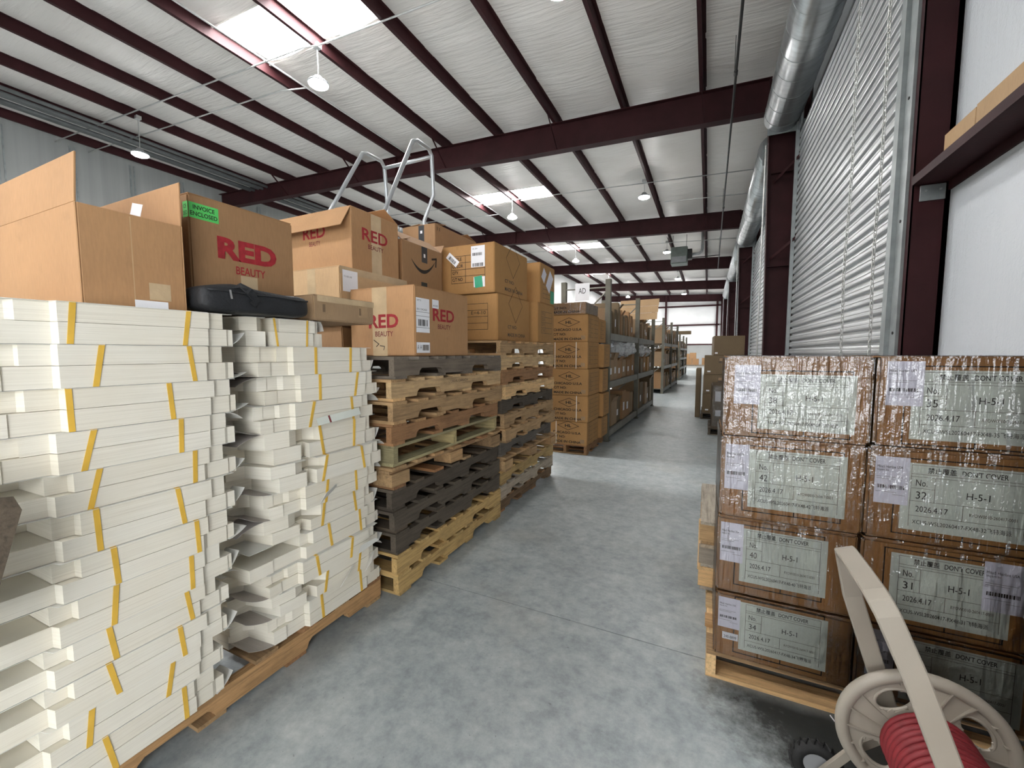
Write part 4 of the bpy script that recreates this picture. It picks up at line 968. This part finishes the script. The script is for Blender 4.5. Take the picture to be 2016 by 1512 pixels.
for k, (x, y, z, sx, sy, sz, m) in enumerate(((-.20, .40, 1.30, .17, .20, .08, 'polywhite'), (-.16, .46, 1.46, .15, .18, .05, 'polywhite'), (-.12, .98, 1.295, .18, .225, .165, 'poly'), (-.10, 1.48, 1.295, .18, .225, .165, 'poly'), (-.10, 2.0, 1.31, .18, .225, .165, 'poly'), (-.08, 3.05, 1.295, .18, .26, .165, 'poly'), (-.10, 3.9, 1.30, .18, .28, .12, 'poly'))):
    blob('plastic_bag', '%s plastic bag on the middle rack shelf cartons, %s from the near end' % ('white' if m == 'polywhite' else 'clear crumpled', ORD[k]), 'bag', rp(L1, RZ1, x, y, z), (sx, sy, sz), M[m], k + 1.3, 'plastic bags on the near rack')

# ------------------------------------------------------------------ right: cartons wrapped in film near the camera
def wrapped(label, x0, x1, z0, z1, num, lab, sh, oy=0.0, flip=False, rz=0.0, extra=None):
    sx, sy, sz = x1 - x0, .46, z1 - z0 - .004
    t = carton('wrapped_carton', label, sx, sy, sz, ((x0 + x1) / 2, 1.88 + sy / 2 + oy, z0), rz, M['wrapbox'], 'film-wrapped cartons with numbered sheets', bev=.009)
    F = FC(t, '-y')
    segs(t, F, frame(sh[0] - .03 + .012, sh[1] - .012, sh[2] - .018, sh[3] + .014) + [((sh[0] + sh[1]) / 2, sh[2] - .018, (sh[0] + sh[1]) / 2, sh[2])], .004, M['ink'], 'printed_frame', .0012)
    u0, u1, v0, v1 = sh; w, h = u1 - u0, v1 - v0
    s = rects(t, F, [sh], M['sheet'], 'number_sheet', .0018); e = .0024
    a, b = u0 + w * .075, u1 - w * .075; yy = [v0 + h * q for q in (.06, .22, .44, .63, .80, .84, .97)]
    segs(s, F, [(a, yy[k], b, yy[k]) for k in (1, 2, 4, 5, 6)] + [(a, yy[0], a, yy[6]), (b, yy[0], b, yy[6]), (a + w * .19, yy[2], a + w * .19, yy[4]), (a, yy[3], a + w * .19, yy[3]), (a + w * .41, yy[1], a + w * .41, yy[2])], .0012, M['fade'], 'table_lines', e)
    text(s, F, '\u7981\u6b62\u8986\u76d6', u0 + w * .20, v0 + h * .86, w * .22, h * .09, M['ink'], e=e, bold=.01); text(s, F, "DON'T COVER", u0 + w * .46, v0 + h * .865, w * .33, h * .075, M['ink'], e=e, bold=.01)
    text(s, F, 'No.', a + w * .04, v0 + h * .665, w * .09, h * .095, M['ink'], e=e); text(s, F, str(num), a + w * .045, v0 + h * .475, w * .085, h * .11, M['ink'], e=e)
    text(s, F, 'H-5-1', a + w * .43, v0 + h * .54, w * .17, h * .095, M['ink'], e=e); text(s, F, '2026.4.17', a + w * .05, v0 + h * .285, w * .25, h * .085, M['ink'], e=e)
    text(s, F, 'RYOW0010-260417-0001', a + w * .46, v0 + h * .30, w * .34, h * .045, M['fade'], e=e); text(s, F, 'XCUS-WSL20260417-FX48-%d\u98de\u7279\u6d77\u6d3e' % num, a + w * .03, v0 + h * .095, w * .74, h * .075, M['ink'], e=e)
    l0, l1, m0, m1 = lab; lw, lh = l1 - l0, m1 - m0
    q = rects(t, F, [lab], M['lilac'], 'shipping_label', .0026); e2 = .0031
    text(q, F, 'MikeS Hairline USA', l0 + lw * .06, m0 + lh * .76, lw * .74, lh * .055, M['ink'], e=e2); text(q, F, 'Import Inc.', l0 + lw * .06, m0 + lh * .68, lw * .36, lh * .06, M['ink'], e=e2)
    segs(q, F, [(l0 + lw * .05, m0 + lh * .57, l0 + lw * .8, m0 + lh * .57), (l0 + lw * .05, m0 + lh * .53, l0 + lw * .6, m0 + lh * .53), (l0 + lw * .05, m0 + lh * .25, l0 + lw * .65, m0 + lh * .25), (l0 + lw * .55, m0 + lh * .2, l0 + lw * .9, m0 + lh * .2)], .0010, M['fade'], 'printed_line', e2)
    barcode(q, F, l0 + lw * .09, l0 + lw * .88, m0 + lh * .32, m0 + lh * .40, M['ink'], e2)
    if extra:
        x = rects(t, F, [extra], M['white'], 'small_label', .0022); text(x, F, '240-8899', extra[0] + .006, extra[2] + .006, extra[1] - extra[0] - .012, .012, M['ink'], e=.0028)
    obj('wrap_film', MB().box(-sx / 2 - .002, sx / 2 + .002, -sy / 2 - .0045, sy / 2 + .002, .001, sz + .002), M['film'], t, bevel=.008, seg=2)
    return t
ZB = [.128, .405, .73, 1.065, 1.388]
wrapped('film-wrapped carton number 34 at the bottom of the left column', .062, .524, ZB[0], ZB[1], 34, (.012, .092, .125, .255), (.09, .385, .045, .25), -.01, extra=(.03, .088, .075, .105))
wrapped('film-wrapped carton number 40, second from the bottom of the left column', .060, .524, ZB[1], ZB[2], 40, (.012, .095, .13, .295), (.085, .375, .055, .28), .0)
wrapped('film-wrapped carton number 42, second from the top of the left column', .060, .528, ZB[2], ZB[3], 42, (.015, .100, .115, .30), (.10, .415, .05, .285), -.005, rz=R(.6))
wrapped('film-wrapped carton number 38 on top of the left column', .066, .536, ZB[3], ZB[4], 38, (.035, .125, .13, .285), (.12, .425, .035, .25), -.008, rz=R(-.5))
wrapped('film-wrapped carton with hidden number at the bottom of the right column', .534, 1.03, ZB[0], ZB[1], 33, (.03, .11, .08, .26), (.13, .44, .02, .25), -.005)
wrapped('film-wrapped carton number 31, second from the bottom of the right column', .534, 1.03, ZB[1], ZB[2], 31, (.325, .43, .13, .30), (.085, .395, .04, .28), .0)
wrapped('film-wrapped carton number 32, second from the top of the right column', .538, 1.03, ZB[2], ZB[3] + .003, 32, (.02, .115, .13, .30), (.095, .43, .045, .285), .002)
wrapped('film-wrapped carton number 35 on top of the right column', .546, 1.03, ZB[3] + .004, ZB[4] + .002, 35, (.025, .125, .145, .30), (.095, .43, .03, .27), -.004)
pallet('pale pallet under the film-wrapped cartons', (.635, 2.46, 0), 0, WD['pale'], 1.16, 1.20, .126, mat2=WD['tan'])
for i, s in enumerate(('pale', 'ash', 'tan')):
    pallet('pallet stacked behind the film-wrapped cartons, %s from the bottom' % ORD[i], (.61, 2.72, .1265 + i * PH + .0006 * i), R(90), WD[s], 1.24, .70, PH, mat2=WD['ash'])

for i in range(2):  # out-of-view cartons added to shade the hose reel and lower wrapped cartons
    carton('plain_carton', 'unseen carton added for shade just right of the camera, %s from the floor' % ORD[i], .56, 1.15, .40, (1.05, .30, .402 * i), 0, CB[i % 2])
# mid-aisle cartons on the right
def plain_stack():
    G = 'dark cartons stacked beside the doors'
    pallet('dark pallet under the dark cartons beside the doors', (.42, 10.05, 0), 0, WD['dark'], 1.1, 1.04, .13)
    zz = .13
    for i in range(3):
        t = carton('dark_carton', 'dark brown carton in the left column beside the doors, %s from the bottom' % ORD[i], .50, .9, .40, (.17 + .008 * i, 10.0, zz), 0, CB[4], G)
        rects(t, FC(t, '-y'), [(.27, .43, .24, .36)], M['fade'], 'label_frame', .001); rects(t, FC(t, '-y'), [(.28, .42, .285, .345)], CB[5], 'label', .0016); rects(t, FC(t, '-y'), [(.06, .12, .05, .08)], M['white'], 'small_label', .001)
        u = carton('dark_carton', 'dark brown carton in the right column beside the doors, %s from the bottom' % ORD[i], .40, .9, .40, (.645, 10.0, zz), 0, CB[4], G)
        if i == 2: rects(u, FC(u, '-y'), [(.03, .13, .31, .39)], M['blue'], 'blue_sticker', .001)
        zz += .403
    t = carton('dark_carton', 'dark carton with scuffed white corner topping the stack beside the doors', .56, .7, .40, (.37, 9.95, zz), R(3), CB[4], G)
    rects(t, FC(t, '-y'), [(.02, .07, .03, .06)], M['white'], 'small_label', .001)
    z2 = zz + .402
    carton('dark_carton', 'small dark carton leaning on the left side of the dark stack', .10, .8, 1.05, (-.17, 10.1, 0), 0, CB[4], G)
    pallet('pallet under the grey film-wrapped load in the aisle', (.40, 8.15, 0), 0, WD['dark'], .9, .72, .12)
    u = carton('wrapped_load', 'low load of cartons in grey film beside the aisle', .68, .8, .72, (.42, 8.15, .122), 0, CB[4])
    rects(u, FC(u, '-y'), [(.05, .14, .45, .62), (.06, .16, .2, .3)], M['white'], 'label', .001)
    obj('wrap_film', MB().box(-.345, .345, -.406, .406, .002, .725), M['film'], u, bevel=.02)
plain_stack()
# orange cartons in the bright room beyond
for i, (x, z, s) in enumerate(((-2.1, .12, .62), (-1.45, .12, .62), (-1.7, .745, .6), (-2.3, 1.5, .5), (-.5, .12, .7))):
    carton('far_carton', 'orange-tan carton in the bright room beyond the far passage, %s of five' % ORD[i], s, .6, s, (x + .3, 46.5, z if z != 1.5 else .745), 0, CB[0])
pallet('pallet under the cartons in the bright room beyond', (-1.1, 46.5, 0), 0, WD['tan'], 1.0, 2.6, .12)

# ------------------------------------------------------------------ hose reel cart
def hose_reel():
    t = thing('hose_reel_cart', 'beige plastic hose reel cart with coiled red hose', 'hose reel', (.58, 1.30, 0))
    cx, cz = 0.0, .313; Rr = .20
    def flange(y, s):
        fl_ = obj('reel_flange', MB().tube([(cx + (Rr - .017) * math.cos(a), y, cz + (Rr - .017) * math.sin(a)) for a in [2 * math.pi * k / 56 for k in range(56)]], .0175, 12, True), M['beige'], t, smooth=True)
        na, nr = 120, 14; r0, r1 = .05, Rr - .02; mb = MB(); V = []
        holes = [(R(18 + 60 * k), .118) for k in range(6) if k % 2 == 0] + [(R(138 - 18), .118)]
        holes = [(R(35), .125), (R(125), .125), (R(215), .125), (R(305), .125)]
        def inh(r, a):
            for ha, hr in holes:
                da = (a - ha + math.pi) % (2 * math.pi) - math.pi
                if (da * hr / .046) ** 2 + ((r - hr) / .027) ** 2 < 1: return True
            return False
        for i in range(nr + 1):
            r = r0 + (r1 - r0) * i / nr
            for k in range(na):
                a = 2 * math.pi * k / na; V.append((cx + r * math.cos(a), y + s * .012 * (1 - (i / nr)), cz + r * math.sin(a)))
        Fs = []
        for i in range(nr):
            rm = r0 + (r1 - r0) * (i + .5) / nr
            for k in range(na):
                am = 2 * math.pi * (k + .5) / na
                if not inh(rm, am): Fs.append((i * na + k, i * na + (k + 1) % na, (i + 1) * na + (k + 1) % na, (i + 1) * na + k))
        mb.add(V, Fs); w = obj('web', mb, M['beige'], fl_)
        md = w.modifiers.new('thick', 'SOLIDIFY'); md.thickness = .004
        for ha, hr in holes:
            pts = []
            for q in range(28):
                b = 2 * math.pi * q / 28; a = ha + .048 * math.cos(b) / hr; r = hr + .029 * math.sin(b)
                pts.append((cx + r * math.cos(a), y - .004, cz + r * math.sin(a)))
            obj('hole_rim', MB().tube(pts, .005, 6, True), M['beige'], fl_, smooth=True)
        for k in range(20):
            a = 2 * math.pi * k / 20 + .05; rs = [.085 + (r1 - .085) * q / 6 for q in range(7)]
            if any(inh(r, a) for r in rs): rs = [r for r in rs if r > .155]
            if len(rs) < 2: continue
            pts = [(cx + r * math.cos(a + (.17 - r) * 1.2), y - .008, cz + r * math.sin(a + (.17 - r) * 1.2)) for r in rs]
            obj('rib', MB().sweep(pts, .014, .0028, (0, 1, 0)), M['beige'], fl_)
    flange(.165, -1); flange(-.175, 1)
    obj('drum', MB().lathe([(.055, 0), (.055, .335)], 24, (0, 0, 0)).xf(Matrix.Translation((cx, .16, cz)) @ Matrix.Rotation(R(90), 4, 'X')), M['beige'], t, smooth=False)
    h = MB(); pts = []
    turns = 15; rr = .0085
    for lay in range(3):
        for q in range(turns * 30):
            a = 2 * math.pi * q / 30; f = q / (turns * 30); f = f if lay % 2 == 0 else 1 - f
            rad = .066 + lay * .0155 + .003 * mnoise.noise(Vector((a * .3, lay, 0)))
            yy = .138 - .29 * f + .006 * mnoise.noise(Vector((q * .02, lay * 3, 5)))
            pts.append((cx + rad * math.cos(a), yy, cz + rad * math.sin(a)))
    obj('coiled_hose', h.tube(pts, rr, 7), M['hose'], t, smooth=True)
    # handle frame: two legs and a grip, flat channel section
    x0, y0 = .58, 1.30
    def W(p): return (p[0] - x0, p[1] - y0, p[2])
    path = [(.60, 1.515, .05), (.56, 1.515, .20), (.482, 1.512, .46), (.40, 1.455, .70), (.366, 1.405, .835), (.358, 1.385, .858), (.355, 1.36, .864), (.355, 1.25, .865), (.355, 1.15, .864), (.358, 1.125, .857), (.368, 1.11, .835), (.415, 1.10, .72), (.482, 1.09, .53), (.56, 1.085, .22), (.60, 1.085, .05)]
    obj('handle_frame', MB().sweep([W(p) for p in path], .046, .016, (1, .0, .38)), M['beige'], t, bevel=.003)
    lat = MB()
    for k in range(9):
        y = 1.14 + k * .027; lat.sweep([W((.345, y, .848)), W((.372, y + .013, .848))], .004, .016, (0, 0, 1))
    obj('grip_lattice', lat, M['beige'], t)
    for yy in (1.515, 1.085):
        obj('axle_boss', MB().lathe([(.03, 0), (.026, .02)], 20).xf(Matrix.Translation(W((.58, yy, .313))) @ Matrix.Rotation(R(90), 4, 'X')), M['beige'], t)
        obj('side_strut', MB().sweep([W((.58, yy, .313)), W((.58, yy, .04))], .04, .014, (1, 0, 0)), M['beige'], t)
        obj('base_rail', MB().sweep([W((.36, yy, .05)), W((.80, yy, .04))], .03, .02, (0, 0, 1)), M['beige'], t)
        obj('front_strut', MB().sweep([W((.36, yy, .055)), W((.45, yy, .19)), W((.57, yy, .31))], .022, .014, (0, 0, 1)), M['beige'], t)
    for yy in (1.545, 1.045):
        tw = obj('wheel', MB().tube([(W((.36, yy, .072))[0] + .052 * math.cos(a), W((.36, yy, .072))[1], .072 + .052 * math.sin(a)) for a in [2 * math.pi * k / 24 for k in range(24)]], .020, 8, True), M['rubber'], t, smooth=True)
        obj('hub', MB().lathe([(.04, -.012), (.04, .012)], 16).xf(Matrix.Translation(W((.36, yy, .072))) @ Matrix.Rotation(R(90), 4, 'X')), M['slatdark'], tw)
        obj('tread_block', MB().tube([(W((.36, yy, .072))[0] + (.070 + .002 * (k % 2)) * math.cos(a), W((.36, yy, .072))[1] + .012 * (-1) ** k, .0722 + (.070 + .002 * (k % 2)) * math.sin(a)) for k, a in enumerate([2 * math.pi * q / 40 for q in range(40)])], .004, 5, True), M['rubber'], tw)
    obj('cable_tie', MB().tube([W((.415, 1.50, .26)), W((.385, 1.47, .285)), W((.368, 1.46, .31))], .0018, 5), M['white'], t)
hose_reel()
do_fonts()
